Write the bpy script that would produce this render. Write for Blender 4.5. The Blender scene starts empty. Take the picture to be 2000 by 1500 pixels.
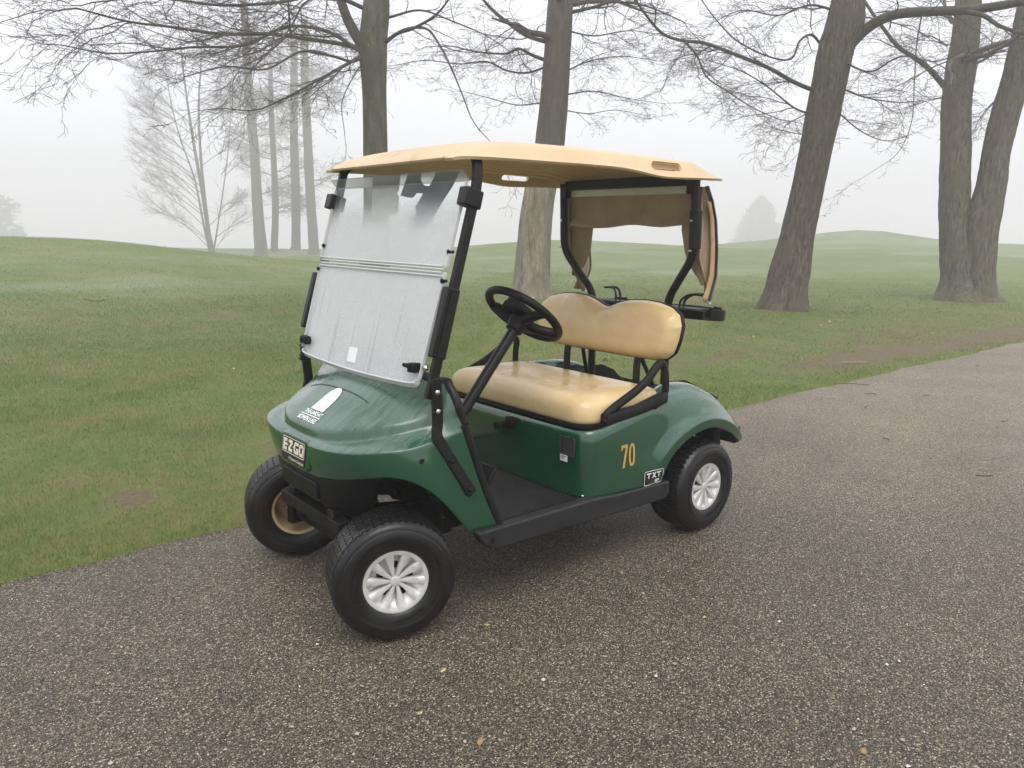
import bpy, bmesh, math, random
import numpy as np
from mathutils import Vector, Matrix
from mathutils.bvhtree import BVHTree
from mathutils import noise as mnoise

R = math.radians
PI = math.pi
SC = bpy.context.scene
COL = SC.collection

# ------------------------------------------------------------------ camera
CAM_POS = Vector((3.0511, 2.6991, 1.4479))
YAW, PITCH, ROLL = R(-130.3101), R(-11.3683), R(0.7418)
F = Vector((math.cos(PITCH) * math.cos(YAW), math.cos(PITCH) * math.sin(YAW), math.sin(PITCH)))
Rt = F.cross(Vector((0, 0, 1))).normalized()
Up = Rt.cross(F)
CR = math.cos(ROLL) * Rt + math.sin(ROLL) * Up
CU = -math.sin(ROLL) * Rt + math.cos(ROLL) * Up
cam_d = bpy.data.cameras.new('camera')
cam_d.sensor_fit = 'HORIZONTAL'
cam_d.sensor_width = 36.0
cam_d.lens = 27.0
cam_d.clip_start = 0.05
cam_d.clip_end = 2000
cam = bpy.data.objects.new('camera', cam_d)
COL.objects.link(cam)
cam.matrix_world = Matrix.Translation(CAM_POS) @ Matrix((CR, CU, -F)).transposed().to_4x4()
SC.camera = cam

# ------------------------------------------------------------------ sky and sun (foggy overcast morning)
world = bpy.data.worlds.new('World')
SC.world = world
world.use_nodes = True
wt = world.node_tree
wt.nodes.clear()
w_out = wt.nodes.new('ShaderNodeOutputWorld')
w_bg = wt.nodes.new('ShaderNodeBackground')
w_sky = wt.nodes.new('ShaderNodeTexSky')
w_sky.sky_type = 'NISHITA'
w_sky.sun_disc = False
w_sky.sun_elevation = R(62)
w_sky.sun_rotation = R(30)
w_sky.air_density = 1.0
w_sky.dust_density = 4.0
w_sky.ozone_density = 1.0
w_mix = wt.nodes.new('ShaderNodeMix')
w_mix.data_type = 'RGBA'
w_mix.inputs['Factor'].default_value = 0.86          # an even cloud deck hides most of the blue
w_mix.inputs['B'].default_value = (8.75, 8.75, 9.3, 1)
w_bg.inputs['Strength'].default_value = 0.115
wt.links.new(w_sky.outputs['Color'], w_mix.inputs['A'])
wt.links.new(w_mix.outputs['Result'], w_bg.inputs['Color'])
wt.links.new(w_bg.outputs['Background'], w_out.inputs['Surface'])

sun_d = bpy.data.lights.new('sun', 'SUN')
sun_d.energy = 1.5
sun_d.angle = R(40)
sun_d.color = (1.0, 0.96, 0.9)
sun = bpy.data.objects.new('sun', sun_d)
COL.objects.link(sun)
SUN_AZ = R(90 - 30)
SUN_EL = R(62)
sdir = Vector((math.cos(SUN_EL) * math.cos(SUN_AZ), math.cos(SUN_EL) * math.sin(SUN_AZ), math.sin(SUN_EL)))
sun.rotation_euler = sdir.to_track_quat('Z', 'Y').to_euler()
sun.location = sdir * 60

SC.view_settings.view_transform = 'Standard'
SC.view_settings.look = 'None'
SC.view_settings.exposure = 0.38
SC.view_settings.gamma = 1.0
SC.view_settings.use_curve_mapping = False
SC.render.engine = 'CYCLES'
SC.cycles.use_denoising = True
SC.cycles.max_bounces = 10
SC.cycles.diffuse_bounces = 3
SC.cycles.glossy_bounces = 3
SC.cycles.transmission_bounces = 6
SC.cycles.transparent_max_bounces = 12
SC.cycles.volume_bounces = 3
SC.cycles.caustics_reflective = False
SC.cycles.caustics_refractive = False

random.seed(7)
np.random.seed(7)


# ------------------------------------------------------------------ helpers
def pix(u, v, dist=None, **k):
    """a point of the place seen at photograph pixel (u, v): at a range, or on the plane x=, y= or z="""
    d = (F + CR * ((u - 1000) / 1500) + CU * ((750 - v) / 1500))
    if dist is not None:
        h = math.hypot(d.x, d.y)
        return CAM_POS + d * (dist / h)
    (ax, val), = k.items()
    i = 'xyz'.index(ax)
    return CAM_POS + d * ((val - CAM_POS[i]) / d[i])


def link(name, me, mat=None, parent=None):
    o = bpy.data.objects.new(name, me)
    COL.objects.link(o)
    if mat is not None and me is not None and not me.materials:
        me.materials.append(mat)
    if parent is not None:
        o.parent = parent
    return o


def empty(name, loc=(0, 0, 0)):
    o = bpy.data.objects.new(name, None)
    o.empty_display_size = 0.2
    COL.objects.link(o)
    o.location = loc
    return o


def tag(o, label=None, cat=None, group=None, kind=None):
    if label:
        o['label'] = label
    if cat:
        o['category'] = cat
    if group:
        o['group'] = group
    if kind:
        o['kind'] = kind
    return o


class MB:
    """collects shapes; build() links them as one mesh object"""

    def __init__(self):
        self.v, self.f, self.mi = [], [], []
        self.m = 0

    def add(self, vs, fs):
        b = len(self.v)
        self.v.extend([tuple(p) for p in vs])
        self.f.extend([tuple(i + b for i in q) for q in fs])
        self.mi.extend([self.m] * len(fs))
        return self

    def box(self, c, s, M=None):
        x, y, z = s[0] / 2, s[1] / 2, s[2] / 2
        vs = [Vector(p) for p in ((-x, -y, -z), (x, -y, -z), (x, y, -z), (-x, y, -z), (-x, -y, z), (x, -y, z), (x, y, z), (-x, y, z))]
        if M is not None:
            vs = [M @ p for p in vs]
        vs = [p + Vector(c) for p in vs]
        return self.add(vs, [(0, 3, 2, 1), (4, 5, 6, 7), (0, 1, 5, 4), (1, 2, 6, 5), (2, 3, 7, 6), (3, 0, 4, 7)])

    def prism(self, poly, a, b, axis='y'):
        """poly: 2D points; extruded from a to b along axis (remaining axes in xyz order)"""
        n = len(poly)
        def P(p, t):
            if axis == 'y':
                return (p[0], t, p[1])
            if axis == 'x':
                return (t, p[0], p[1])
            return (p[0], p[1], t)
        vs = [P(p, a) for p in poly] + [P(p, b) for p in poly]
        fs = [tuple(range(n)), tuple(range(2 * n - 1, n - 1, -1))]
        fs += [(i, i + n, (i + 1) % n + n, (i + 1) % n) for i in range(n)]
        return self.add(vs, fs)

    def tube(self, pts, r, n=10, closed=False, caps=True, flat=1.0, upv=None):
        """round (or flattened) tube along pts; r a number or a list"""
        pts = [Vector(p) for p in pts]
        m = len(pts)
        rr = r if hasattr(r, '__len__') else [r] * m
        prev = None
        vs = []
        for i, p in enumerate(pts):
            if closed:
                t = pts[(i + 1) % m] - pts[i - 1]
            else:
                t = pts[min(i + 1, m - 1)] - pts[max(i - 1, 0)]
            t.normalize()
            if prev is None:
                ref = Vector(upv) if upv is not None else (Vector((0, 0, 1)) if abs(t.z) < .9 else Vector((1, 0, 0)))
                a = (ref - t * ref.dot(t)).normalized()
            else:
                a = (prev - t * prev.dot(t)).normalized()
            prev = a
            b = t.cross(a)
            for k in range(n):
                th = 2 * PI * (k + .5) / n
                vs.append(p + a * (math.cos(th) * rr[i]) + b * (math.sin(th) * rr[i] * flat))
        fs = []
        for i in range(m if closed else m - 1):
            j = (i + 1) % m
            for k in range(n):
                k2 = (k + 1) % n
                fs.append((i * n + k, i * n + k2, j * n + k2, j * n + k))
        if caps and not closed:
            fs.append(tuple(range(n - 1, -1, -1)))
            fs.append(tuple((m - 1) * n + k for k in range(n)))
        return self.add(vs, fs)

    def bar(self, pts, w, h, upv=(0, 0, 1)):
        """rectangular bar swept along pts: w across, h along upv"""
        pts = [Vector(p) for p in pts]
        m = len(pts)
        vs = []
        for i, p in enumerate(pts):
            t = (pts[min(i + 1, m - 1)] - pts[max(i - 1, 0)]).normalized()
            u = Vector(upv)
            a = (u - t * u.dot(t)).normalized()
            b = t.cross(a)
            for sa, sb in ((-1, -1), (-1, 1), (1, 1), (1, -1)):
                vs.append(p + a * (sa * h / 2) + b * (sb * w / 2))
        fs = [(3, 2, 1, 0), tuple(4 * (m - 1) + k for k in range(4))]
        for i in range(m - 1):
            for k in range(4):
                k2 = (k + 1) % 4
                fs.append((4 * i + k, 4 * i + k2, 4 * i + 4 + k2, 4 * i + 4 + k))
        return self.add(vs, fs)

    def grid(self, rows, closeu=False, flip=False):
        """rows: list of lists of points"""
        n = len(rows[0])
        vs = [p for r in rows for p in r]
        fs = []
        for i in range(len(rows) - 1):
            for k in range(n if closeu else n - 1):
                k2 = (k + 1) % n
                q = (i * n + k, i * n + k2, (i + 1) * n + k2, (i + 1) * n + k)
                fs.append(q[::-1] if flip else q)
        return self.add(vs, fs)

    def revolve(self, prof, n=48, axis='y', c=(0, 0, 0), a0=0.0):
        """prof: list of (t along axis, radius)"""
        rows = []
        for t, r in prof:
            row = []
            for k in range(n):
                th = a0 + 2 * PI * k / n
                x, z = r * math.cos(th), r * math.sin(th)
                if axis == 'y':
                    p = (c[0] + x, c[1] + t, c[2] + z)
                elif axis == 'x':
                    p = (c[0] + t, c[1] + x, c[2] + z)
                else:
                    p = (c[0] + x, c[1] + z, c[2] + t)
                row.append(p)
            rows.append(row)
        return self.grid(rows, closeu=True)

    def xf(self, M):
        self.v = [tuple(M @ Vector(p)) for p in self.v]
        return self

    def mesh(self, name, smooth=35):
        me = bpy.data.meshes.new(name)
        me.from_pydata(self.v, [], self.f)
        me.update()
        if smooth is not None:
            me.shade_smooth()
            if smooth < 180:
                me.set_sharp_from_angle(angle=R(smooth))
        return me

    def build(self, name, mats, parent=None, smooth=35, bevel=0, bseg=2, subsurf=0, solid=0, fixn=True, crease=None):
        me = self.mesh(name, smooth)
        if fixn:
            bm = bmesh.new()
            bm.from_mesh(me)
            bmesh.ops.recalc_face_normals(bm, faces=bm.faces)
            bm.to_mesh(me)
            bm.free()
        for m in (mats if isinstance(mats, (list, tuple)) else [mats]):
            me.materials.append(m)
        if len(me.materials) > 1:
            me.polygons.foreach_set('material_index', self.mi)
        o = link(name, me, None, parent)
        if solid:
            md = o.modifiers.new('solid', 'SOLIDIFY')
            md.thickness = abs(solid)
            md.offset = -1 if solid > 0 else 1
        if bevel:
            md = o.modifiers.new('bevel', 'BEVEL')
            md.width = bevel
            md.segments = bseg
            md.limit_method = 'ANGLE'
            md.angle_limit = R(40)
            md.harden_normals = False
        if subsurf:
            md = o.modifiers.new('sub', 'SUBSURF')
            md.levels = md.render_levels = subsurf
        return o


def smooth_path(pts, n=8, closed=False):
    """Catmull-Rom through pts"""
    P = [Vector(p) for p in pts]
    m = len(P)
    out = []
    for i in range(m if closed else m - 1):
        p1, p2 = P[i], P[(i + 1) % m]
        p0 = P[i - 1] if (closed or i > 0) else p1 * 2 - p2
        p3 = P[(i + 2) % m] if (closed or i + 2 < m) else p2 * 2 - p1
        for k in range(n):
            t = k / n
            out.append(0.5 * ((2 * p1) + (p2 - p0) * t + (2 * p0 - 5 * p1 + 4 * p2 - p3) * t * t + (3 * p1 - p0 - 3 * p2 + p3) * t ** 3))
    if not closed:
        out.append(P[-1])
    return out


def round_path(pts, rad, n=6):
    """polyline with rounded corners"""
    P = [Vector(p) for p in pts]
    out = [P[0]]
    for i in range(1, len(P) - 1):
        a, b, c = P[i - 1], P[i], P[i + 1]
        da, dc = (a - b), (c - b)
        r = min(rad, da.length * .48, dc.length * .48)
        p0, p1 = b + da.normalized() * r, b + dc.normalized() * r
        for k in range(n + 1):
            t = k / n
            out.append(p0 * (1 - t) ** 2 + b * 2 * t * (1 - t) + p1 * t * t)
    out.append(P[-1])
    return out


def rrect(w, h, r, n=5):
    """rounded rectangle outline, centred"""
    out = []
    for cx, cy, a in ((w / 2 - r, h / 2 - r, 0), (-w / 2 + r, h / 2 - r, 90), (-w / 2 + r, -h / 2 + r, 180), (w / 2 - r, -h / 2 + r, 270)):
        for k in range(n + 1):
            t = R(a + 90 * k / n)
            out.append((cx + r * math.cos(t), cy + r * math.sin(t)))
    return out


# ------------------------------------------------------------------ material helpers
class NT:
    def __init__(self, name):
        self.mat = bpy.data.materials.new(name)
        self.mat.use_nodes = True
        self.t = self.mat.node_tree
        self.bsdf = self.t.nodes['Principled BSDF']
        self.out = self.t.nodes['Material Output']
        tc = self.t.nodes.new('ShaderNodeTexCoord')
        self.obj = tc.outputs['Object']
        self.gen = tc.outputs['Generated']
        self._geo = None

    @property
    def geo(self):
        if self._geo is None:
            self._geo = self.t.nodes.new('ShaderNodeNewGeometry')
        return self._geo

    def l(self, a, b):
        self.t.links.new(a, b)

    def set(self, **k):
        names = dict(base='Base Color', rough='Roughness', metal='Metallic', spec='Specular IOR Level', coat='Coat Weight',
                     coatr='Coat Roughness', trans='Transmission Weight', ior='IOR', normal='Normal', alpha='Alpha',
                     sheen='Sheen Weight', sss='Subsurface Weight', coatn='Coat Normal')
        for a, v in k.items():
            s = self.bsdf.inputs[names[a]]
            if hasattr(v, 'links') or hasattr(v, 'is_linked'):
                self.l(v, s)
            else:
                s.default_value = v if not isinstance(v, tuple) or len(v) == 4 else (*v, 1)
        return self

    def inp(self, s, v):
        if hasattr(v, 'is_linked'):
            self.l(v, s)
        else:
            s.default_value = v if not (isinstance(v, tuple) and len(v) == 3 and s.type == 'RGBA') else (*v, 1)

    def map(self, vec=None, scale=(1, 1, 1), rot=(0, 0, 0), loc=(0, 0, 0)):
        n = self.t.nodes.new('ShaderNodeMapping')
        n.inputs['Scale'].default_value = scale
        n.inputs['Rotation'].default_value = rot
        n.inputs['Location'].default_value = loc
        self.l(vec or self.obj, n.inputs['Vector'])
        return n.outputs['Vector']

    def noise(self, scale, detail=3, rough=.55, vec=None, dist=0.0, out='Fac'):
        n = self.t.nodes.new('ShaderNodeTexNoise')
        n.inputs['Scale'].default_value = scale
        n.inputs['Detail'].default_value = detail
        n.inputs['Roughness'].default_value = rough
        n.inputs['Distortion'].default_value = dist
        self.l(vec or self.obj, n.inputs['Vector'])
        return n.outputs[out]

    def voro(self, scale, feature='F1', out='Distance', vec=None, rnd=1.0):
        n = self.t.nodes.new('ShaderNodeTexVoronoi')
        n.feature = feature
        n.inputs['Scale'].default_value = scale
        n.inputs['Randomness'].default_value = rnd
        self.l(vec or self.obj, n.inputs['Vector'])
        return n.outputs[out]

    def ramp(self, fac, stops, interp='LINEAR'):
        n = self.t.nodes.new('ShaderNodeValToRGB')
        n.color_ramp.interpolation = interp
        els = n.color_ramp.elements
        while len(els) < len(stops):
            els.new(0.5)
        for e, (p, c) in zip(els, stops):
            e.position = p
            e.color = (*c, 1) if isinstance(c, tuple) else (c, c, c, 1)
        self.l(fac, n.inputs['Fac'])
        return n.outputs['Color']

    def math(self, op, a, b=0.0, clamp=False):
        n = self.t.nodes.new('ShaderNodeMath')
        n.operation = op
        n.use_clamp = clamp
        self.inp(n.inputs[0], a)
        self.inp(n.inputs[1], b)
        return n.outputs[0]

    def mix(self, fac, a, b, blend='MIX'):
        n = self.t.nodes.new('ShaderNodeMix')
        n.data_type = 'RGBA'
        n.blend_type = blend
        self.inp(n.inputs['Factor'], fac)
        for s, v in (('A', a), ('B', b)):
            k = n.inputs[s] if False else [i for i in n.inputs if i.name == s and i.type == 'RGBA'][0]
            self.inp(k, v)
        return [o for o in n.outputs if o.type == 'RGBA'][0]

    def sep(self, vec):
        n = self.t.nodes.new('ShaderNodeSeparateXYZ')
        self.l(vec, n.inputs[0])
        return n.outputs

    def smooth(self, v, lo, hi):
        n = self.t.nodes.new('ShaderNodeMapRange')
        n.interpolation_type = 'SMOOTHSTEP'
        n.inputs['From Min'].default_value = lo
        n.inputs['From Max'].default_value = hi
        self.l(v, n.inputs['Value'])
        return n.outputs['Result']

    def bump(self, h, strength=.3, dist=.01, normal=None):
        n = self.t.nodes.new('ShaderNodeBump')
        n.inputs['Strength'].default_value = strength
        n.inputs['Distance'].default_value = dist
        self.l(h, n.inputs['Height'])
        if normal is not None:
            self.l(normal, n.inputs['Normal'])
        return n.outputs['Normal']


# ------------------------------------------------------------------ terrain shape
EDGE_Y = -0.885


def path_edge(x):
    """the lawn edge of the asphalt path"""
    e = EDGE_Y + 0.0
    if x < -3:
        e += 0.0022 * (x + 3) ** 2 if x > -40 else 0.0022 * 37 ** 2 + .16 * (-40 - x)
    return e


def edge_wob(x):
    return 0.045 * mnoise.noise((x * 1.3, 3.1, 0)) + 0.024 * mnoise.noise((x * 6.1, 9.3, 0))


def polar(u, r):
    p = pix(u, 450, r)
    return p.x, p.y


MOUNDS = []   # x, y, height, radial sigma, lateral sigma, azimuth


def mound(u, r, h, sr, sl):
    x, y = polar(u, r)
    MOUNDS.append((x, y, h, sr, sl, math.atan2(y - CAM_POS.y, x - CAM_POS.x)))


mound(-60, 26, 1.02, 4.0, 5.6)
mound(60, 24, 0.18, 2.0, 3.0)
mound(190, 52, 0.36, 6.0, 7.0)
mound(380, 80, 0.35, 7, 8)
mound(520, 75, -2.9, 14, 14)
mound(960, 44, 0.22, 6.0, 5.0)
mound(1140, 50, 0.86, 8.0, 7.0)
mound(1430, 58, -0.25, 8.0, 4.0)
mound(1670, 82, 1.75, 9.0, 5.4)
mound(1760, 56, 0.78, 8.0, 8.0)
mound(1960, 62, -0.5, 8.0, 6.0)
mound(2080, 95, 0.9, 9, 14)


def terrain(x, y):
    """height of the lawn (numpy arrays welcome)"""
    x = np.asarray(x, float)
    y = np.asarray(y, float)
    dx, dy = x - CAM_POS.x, y - CAM_POS.y
    r = np.hypot(dx, dy)
    z = np.zeros_like(r)
    for mx, my, h, sr, sl, az in MOUNDS:
        ex, ey = x - mx, y - my
        a = ex * math.cos(az) + ey * math.sin(az)
        b = -ex * math.sin(az) + ey * math.cos(az)
        z += h * np.exp(-0.5 * ((a / sr) ** 2 + (b / sl) ** 2))
    t = np.clip((r - 85) / 90, 0, 1)
    z -= 9.0 * t * t * (3 - 2 * t)
    away = np.clip((-(y - EDGE_Y) - .3) / 5, 0, 1)
    z += away * (0.05 * np.sin(x * .45 + 1.3) * np.sin(y * .38 + .4) + 0.015 * np.sin(x * 1.3 + y * .9))
    return z

# ------------------------------------------------------------------ materials of the setting
def dirt_mask(nt):
    """bare, trodden ground: along the path edge behind the cart, and a few small worn spots"""
    x, y, z = nt.sep(nt.obj)
    def blob(cx, cy, rx, ry, w=1.0):
        a = nt.math('POWER', nt.math('DIVIDE', nt.math('SUBTRACT', x, cx), rx), 2)
        b = nt.math('POWER', nt.math('DIVIDE', nt.math('SUBTRACT', y, cy), ry), 2)
        return nt.math('MULTIPLY', nt.math('EXPONENT', nt.math('MULTIPLY', nt.math('ADD', a, b), -1.0)), w)
    spots = [(-6.3, -1.50, 2.6, .46, 1.1), (-9.8, -1.25, 3.4, .50, 1.2), (-4.6, -2.5, 2.8, .8, .6), (-15, -.75, 4.5, .6, 1.1), (-3.2, -3.6, 2.6, 1.1, .55), (-8, -3.2, 3.5, .9, .5), (-9, -2.2, 6.5, 1.1, .62), (-1.5, -2.2, 2.5, .8, .5)]
    for u, v, rx, ry, w in ((265, 975, .16, .22, .85), (440, 620, .4, .9, .75), (560, 880, .3, .45, .75), (180, 1005, .15, .25, .45),
                            (90, 870, .15, .4, .5), (370, 850, .3, .5, .5), (330, 480, 1.0, 1.6, .35), (1250, 700, .7, .5, .5), (760, 900, .4, .3, .7)):
        p = pix(u, v, z=0)
        spots.append((p.x, p.y, rx, ry, w))
    s = None
    for sp in spots:
        b = blob(*sp)
        s = b if s is None else nt.math('MAXIMUM', s, b)
    n = nt.noise(2.6, 5, .7)
    n2 = nt.noise(14, 3, .6)
    v = nt.math('ADD', nt.math('MULTIPLY', s, 0.95), nt.math('ADD', nt.math('MULTIPLY', nt.math('SUBTRACT', n, .5), 1.3), nt.math('MULTIPLY', nt.math('SUBTRACT', n2, .5), .5)))
    return nt.smooth(v, .34, .80)


def grass_tint(nt):
    big = nt.noise(.35, 4, .6)
    mid = nt.noise(1.7, 4, .65)
    fine = nt.noise(9, 3, .6)
    v = nt.math('ADD', nt.math('MULTIPLY', big, .35), nt.math('ADD', nt.math('MULTIPLY', mid, .40), nt.math('MULTIPLY', fine, .25)))
    c = nt.ramp(v, [(.32, (.078, .152, .025)), (.44, (.132, .205, .040)), (.52, (.195, .232, .062)), (.60, (.27, .245, .105)), (.70, (.30, .235, .125))])
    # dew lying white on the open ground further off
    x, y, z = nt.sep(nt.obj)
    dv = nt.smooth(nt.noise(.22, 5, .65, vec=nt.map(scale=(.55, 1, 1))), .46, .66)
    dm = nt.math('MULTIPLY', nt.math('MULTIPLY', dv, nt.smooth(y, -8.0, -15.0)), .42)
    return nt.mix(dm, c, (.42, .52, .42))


def mat_lawn():
    nt = NT('lawn_turf')
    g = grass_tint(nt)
    g = nt.mix(.48, g, (.085, .115, .030), 'MIX')
    dm = dirt_mask(nt)
    dirtc = nt.ramp(nt.noise(30, 4, .7), [(.3, (.105, .075, .048)), (.55, (.165, .12, .078)), (.75, (.24, .185, .125))])
    far = nt.noise(.06, 2, .5)
    c = nt.mix(nt.math('MULTIPLY', dm, .85), g, dirtc)
    h = nt.noise(60, 4, .7)
    nt.set(base=c, rough=.75, spec=.3, normal=nt.bump(h, .9, .02))
    return nt.mat


def mat_blades():
    nt = NT('grass_blades')
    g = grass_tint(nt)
    at = nt.t.nodes.new('ShaderNodeAttribute')
    at.attribute_name = 'tint'
    g = nt.mix(nt.math('MULTIPLY', at.outputs['Fac'], .5), g, (.31, .255, .115))
    nt.set(base=g, rough=.5, spec=.35)
    tr = nt.t.nodes.new('ShaderNodeBsdfTranslucent')
    nt.l(g, tr.inputs['Color'])
    mx = nt.t.nodes.new('ShaderNodeMixShader')
    mx.inputs['Fac'].default_value = .3
    nt.l(nt.bsdf.outputs[0], mx.inputs[1])
    nt.l(tr.outputs[0], mx.inputs[2])
    nt.l(mx.outputs[0], nt.out.inputs['Surface'])
    return nt.mat


def mat_asphalt():
    nt = NT('damp_chip_asphalt')
    d1 = nt.voro(170)
    c1 = nt.voro(170, out='Color')
    s1 = nt.sep(c1)
    c2 = nt.voro(330, out='Color')
    s2 = nt.sep(c2)
    stone = nt.ramp(s1[0], [(0, (0.026, 0.022, 0.018)), (.36, (0.059, 0.052, 0.040)), (.55, (0.130, 0.115, 0.088)), (.76, (0.212, 0.191, 0.146)), (.90, (0.325, 0.295, 0.230)), (.97, (0.512, 0.485, 0.391))])
    small = nt.ramp(s2[1], [(0, (0.016, 0.013, 0.010)), (.5, (0.049, 0.044, 0.034)), (.8, (0.133, 0.118, 0.091)), (1, (0.266, 0.239, 0.186))])
    gap = nt.smooth(d1, .38, .62)
    c = nt.mix(gap, stone, small)
    big = nt.noise(.8, 4, .6)
    c = nt.mix(1.0, c, nt.ramp(big, [(.3, (.84, .80, .74)), (.7, (1.16, 1.10, 1.02))]), 'MULTIPLY')
    pale_rear = nt.smooth(nt.math('ADD', nt.math('MULTIPLY', nt.sep(nt.obj)[0], -1.0), nt.math('MULTIPLY', nt.math('SUBTRACT', nt.noise(.9, 4, .65), .5), 3.5)), -.6, 5.0)  # asphalt grows paler behind the cart, with an uneven border
    c = nt.mix(pale_rear, c, nt.mix(1.0, c, (1.75, 1.72, 1.68), 'MULTIPLY'))
    c = nt.mix(nt.math('MULTIPLY', pale_rear, .18), c, (.25, .222, .19))
    stain = nt.smooth(nt.noise(2.3, 5, .7), .60, .75)
    c = nt.mix(nt.math('MULTIPLY', stain, .35), c, (.04, .034, .03))
    h = nt.math('SUBTRACT', nt.math('MULTIPLY', s1[1], .6), d1)
    rough = nt.ramp(nt.noise(1.4, 4, .6), [(.3, .42), (.7, .62)])
    nt.set(base=c, rough=rough, spec=.34, normal=nt.bump(h, .85, .004))
    return nt.mat


def mat_bark(name, dark, light, green, furrow, scale=1.0, wet=None):
    nt = NT(name)
    vec = nt.map(scale=(1, 1, .24))
    n1 = nt.noise(12 * scale, 8, .7, vec=vec, dist=.3)
    n2 = nt.noise(2.2, 4, .6)
    n3 = nt.noise(40 * scale, 3, .6, vec=nt.map(scale=(1, 1, .35)))
    c = nt.mix(nt.smooth(n1, .35, .68), dark, light)
    c = nt.mix(nt.math('MULTIPLY', nt.smooth(n2, .42, .62), .75), c, green)
    c = nt.mix(nt.math('MULTIPLY', nt.smooth(n3, .5, .8), .4), c, light)
    if wet:      # rain-darkened upper trunk with a ragged lower edge, and dark scars
        z = nt.sep(nt.obj)[2]
        wm = nt.smooth(nt.math('ADD', z, nt.math('MULTIPLY', nt.math('SUBTRACT', nt.noise(3.5, 4, .6, vec=nt.map(scale=(1, 1, .25))), .5), 3.0)), wet, wet + .9)
        c = nt.mix(nt.math('MULTIPLY', wm, .72), c, (.045, .038, .03))
        sc = nt.smooth(nt.noise(5.5, 3, .6, vec=nt.map(scale=(1, 1, .8), loc=(2, 5, 1))), .66, .74)
        c = nt.mix(nt.math('MULTIPLY', sc, .6), c, (.07, .055, .045))
    h = nt.math('ADD', n1, nt.math('MULTIPLY', n3, .3))
    nt.set(base=c, rough=.7, spec=.3, normal=nt.bump(h, .9, furrow))
    return nt.mat


M_LAWN = mat_lawn()
M_BLADE = mat_blades()
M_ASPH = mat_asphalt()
M_BEECH = mat_bark('beech_bark', (.052, .046, .034), (.15, .132, .10), (.072, .078, .038), .012)
M_BEECH2 = mat_bark('pale_beech_bark', (.12, .105, .082), (.37, .315, .25), (.20, .185, .125), .012, wet=2.3)
M_OAK = mat_bark('furrowed_bark', (.036, .028, .022), (.205, .160, .125), (.10, .09, .055), .035, 1.7)
M_OAK2 = mat_bark('mossy_furrowed_bark', (.042, .037, .028), (.185, .165, .122), (.105, .108, .058), .03, 1.5)
M_TWIG = NT('twig_bark').set(base=(.075, .060, .050), rough=.6).mat
M_LIMB = mat_bark('limb_bark', (.04, .034, .028), (.12, .105, .088), (.06, .064, .04), .01)
M_DRYLEAF = NT('dry_leaf').set(base=(.33, .19, .07), rough=.6).mat
M_CONIFER = NT('conifer_needles').set(base=(.07, .09, .065), rough=.6).mat


# ------------------------------------------------------------------ ground: lawn sheet, path, blades
def build_ground():
    xs = sorted(set([round(v, 3) for v in
                     list(np.arange(-14, 4.01, .08)) + list(np.arange(-60, -14, .5)) + list(np.arange(4, 40, .5)) + [-60 - 10 * 1.35 ** k for k in range(1, 12)] + [40 + 10 * 1.35 ** k for k in range(1, 12)]]))
    xs = [x for x in xs if abs(x) < 320]
    offs = [0, .03, .08, .16, .3, .5]
    d = .7
    while d < 300:
        offs.append(d)
        d = d * 1.06 + .12
    rows = []
    near = [300, 120, 60, 30, 15, 9, 7, 6.2]
    X = np.array(xs)
    E = np.array([path_edge(x) + edge_wob(x) for x in xs])
    for y in near:
        rows.append([(x, y, .012) for x in xs])
    rows.append([(x, 6.1, -.06) for x in xs])
    rows.append([(x, e + .03, -.06) for x, e in zip(xs, E)])
    for o in offs:
        Y = E - o
        Z = terrain(X, Y) + .012 - (.016 if o == 0 else 0)
        rows.append([(x, y, z) for x, y, z in zip(X, Y, Z)])
    b = MB().grid(rows)
    o = b.build('lawn', M_LAWN, smooth=180)
    tag(o, 'rolling green golf course lawn with worn patches beside the path', 'lawn', kind='structure')
    # path
    b = MB()
    Yr = [None, 0.0, 1.5, 3.0, 4.5, 6.15]
    prow = []
    for yy in Yr:
        prow.append([(x, (e - .02) if yy is None else yy + (path_edge(x) - EDGE_Y), 0.0 + 0.006 * mnoise.noise((x * .5, (yy or -1) * .7, 2))) for x, e in zip(xs, E)])
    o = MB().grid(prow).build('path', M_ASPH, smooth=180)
    tag(o, 'wide damp brown grey asphalt cart path under the golf cart', 'path', kind='structure')


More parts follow.
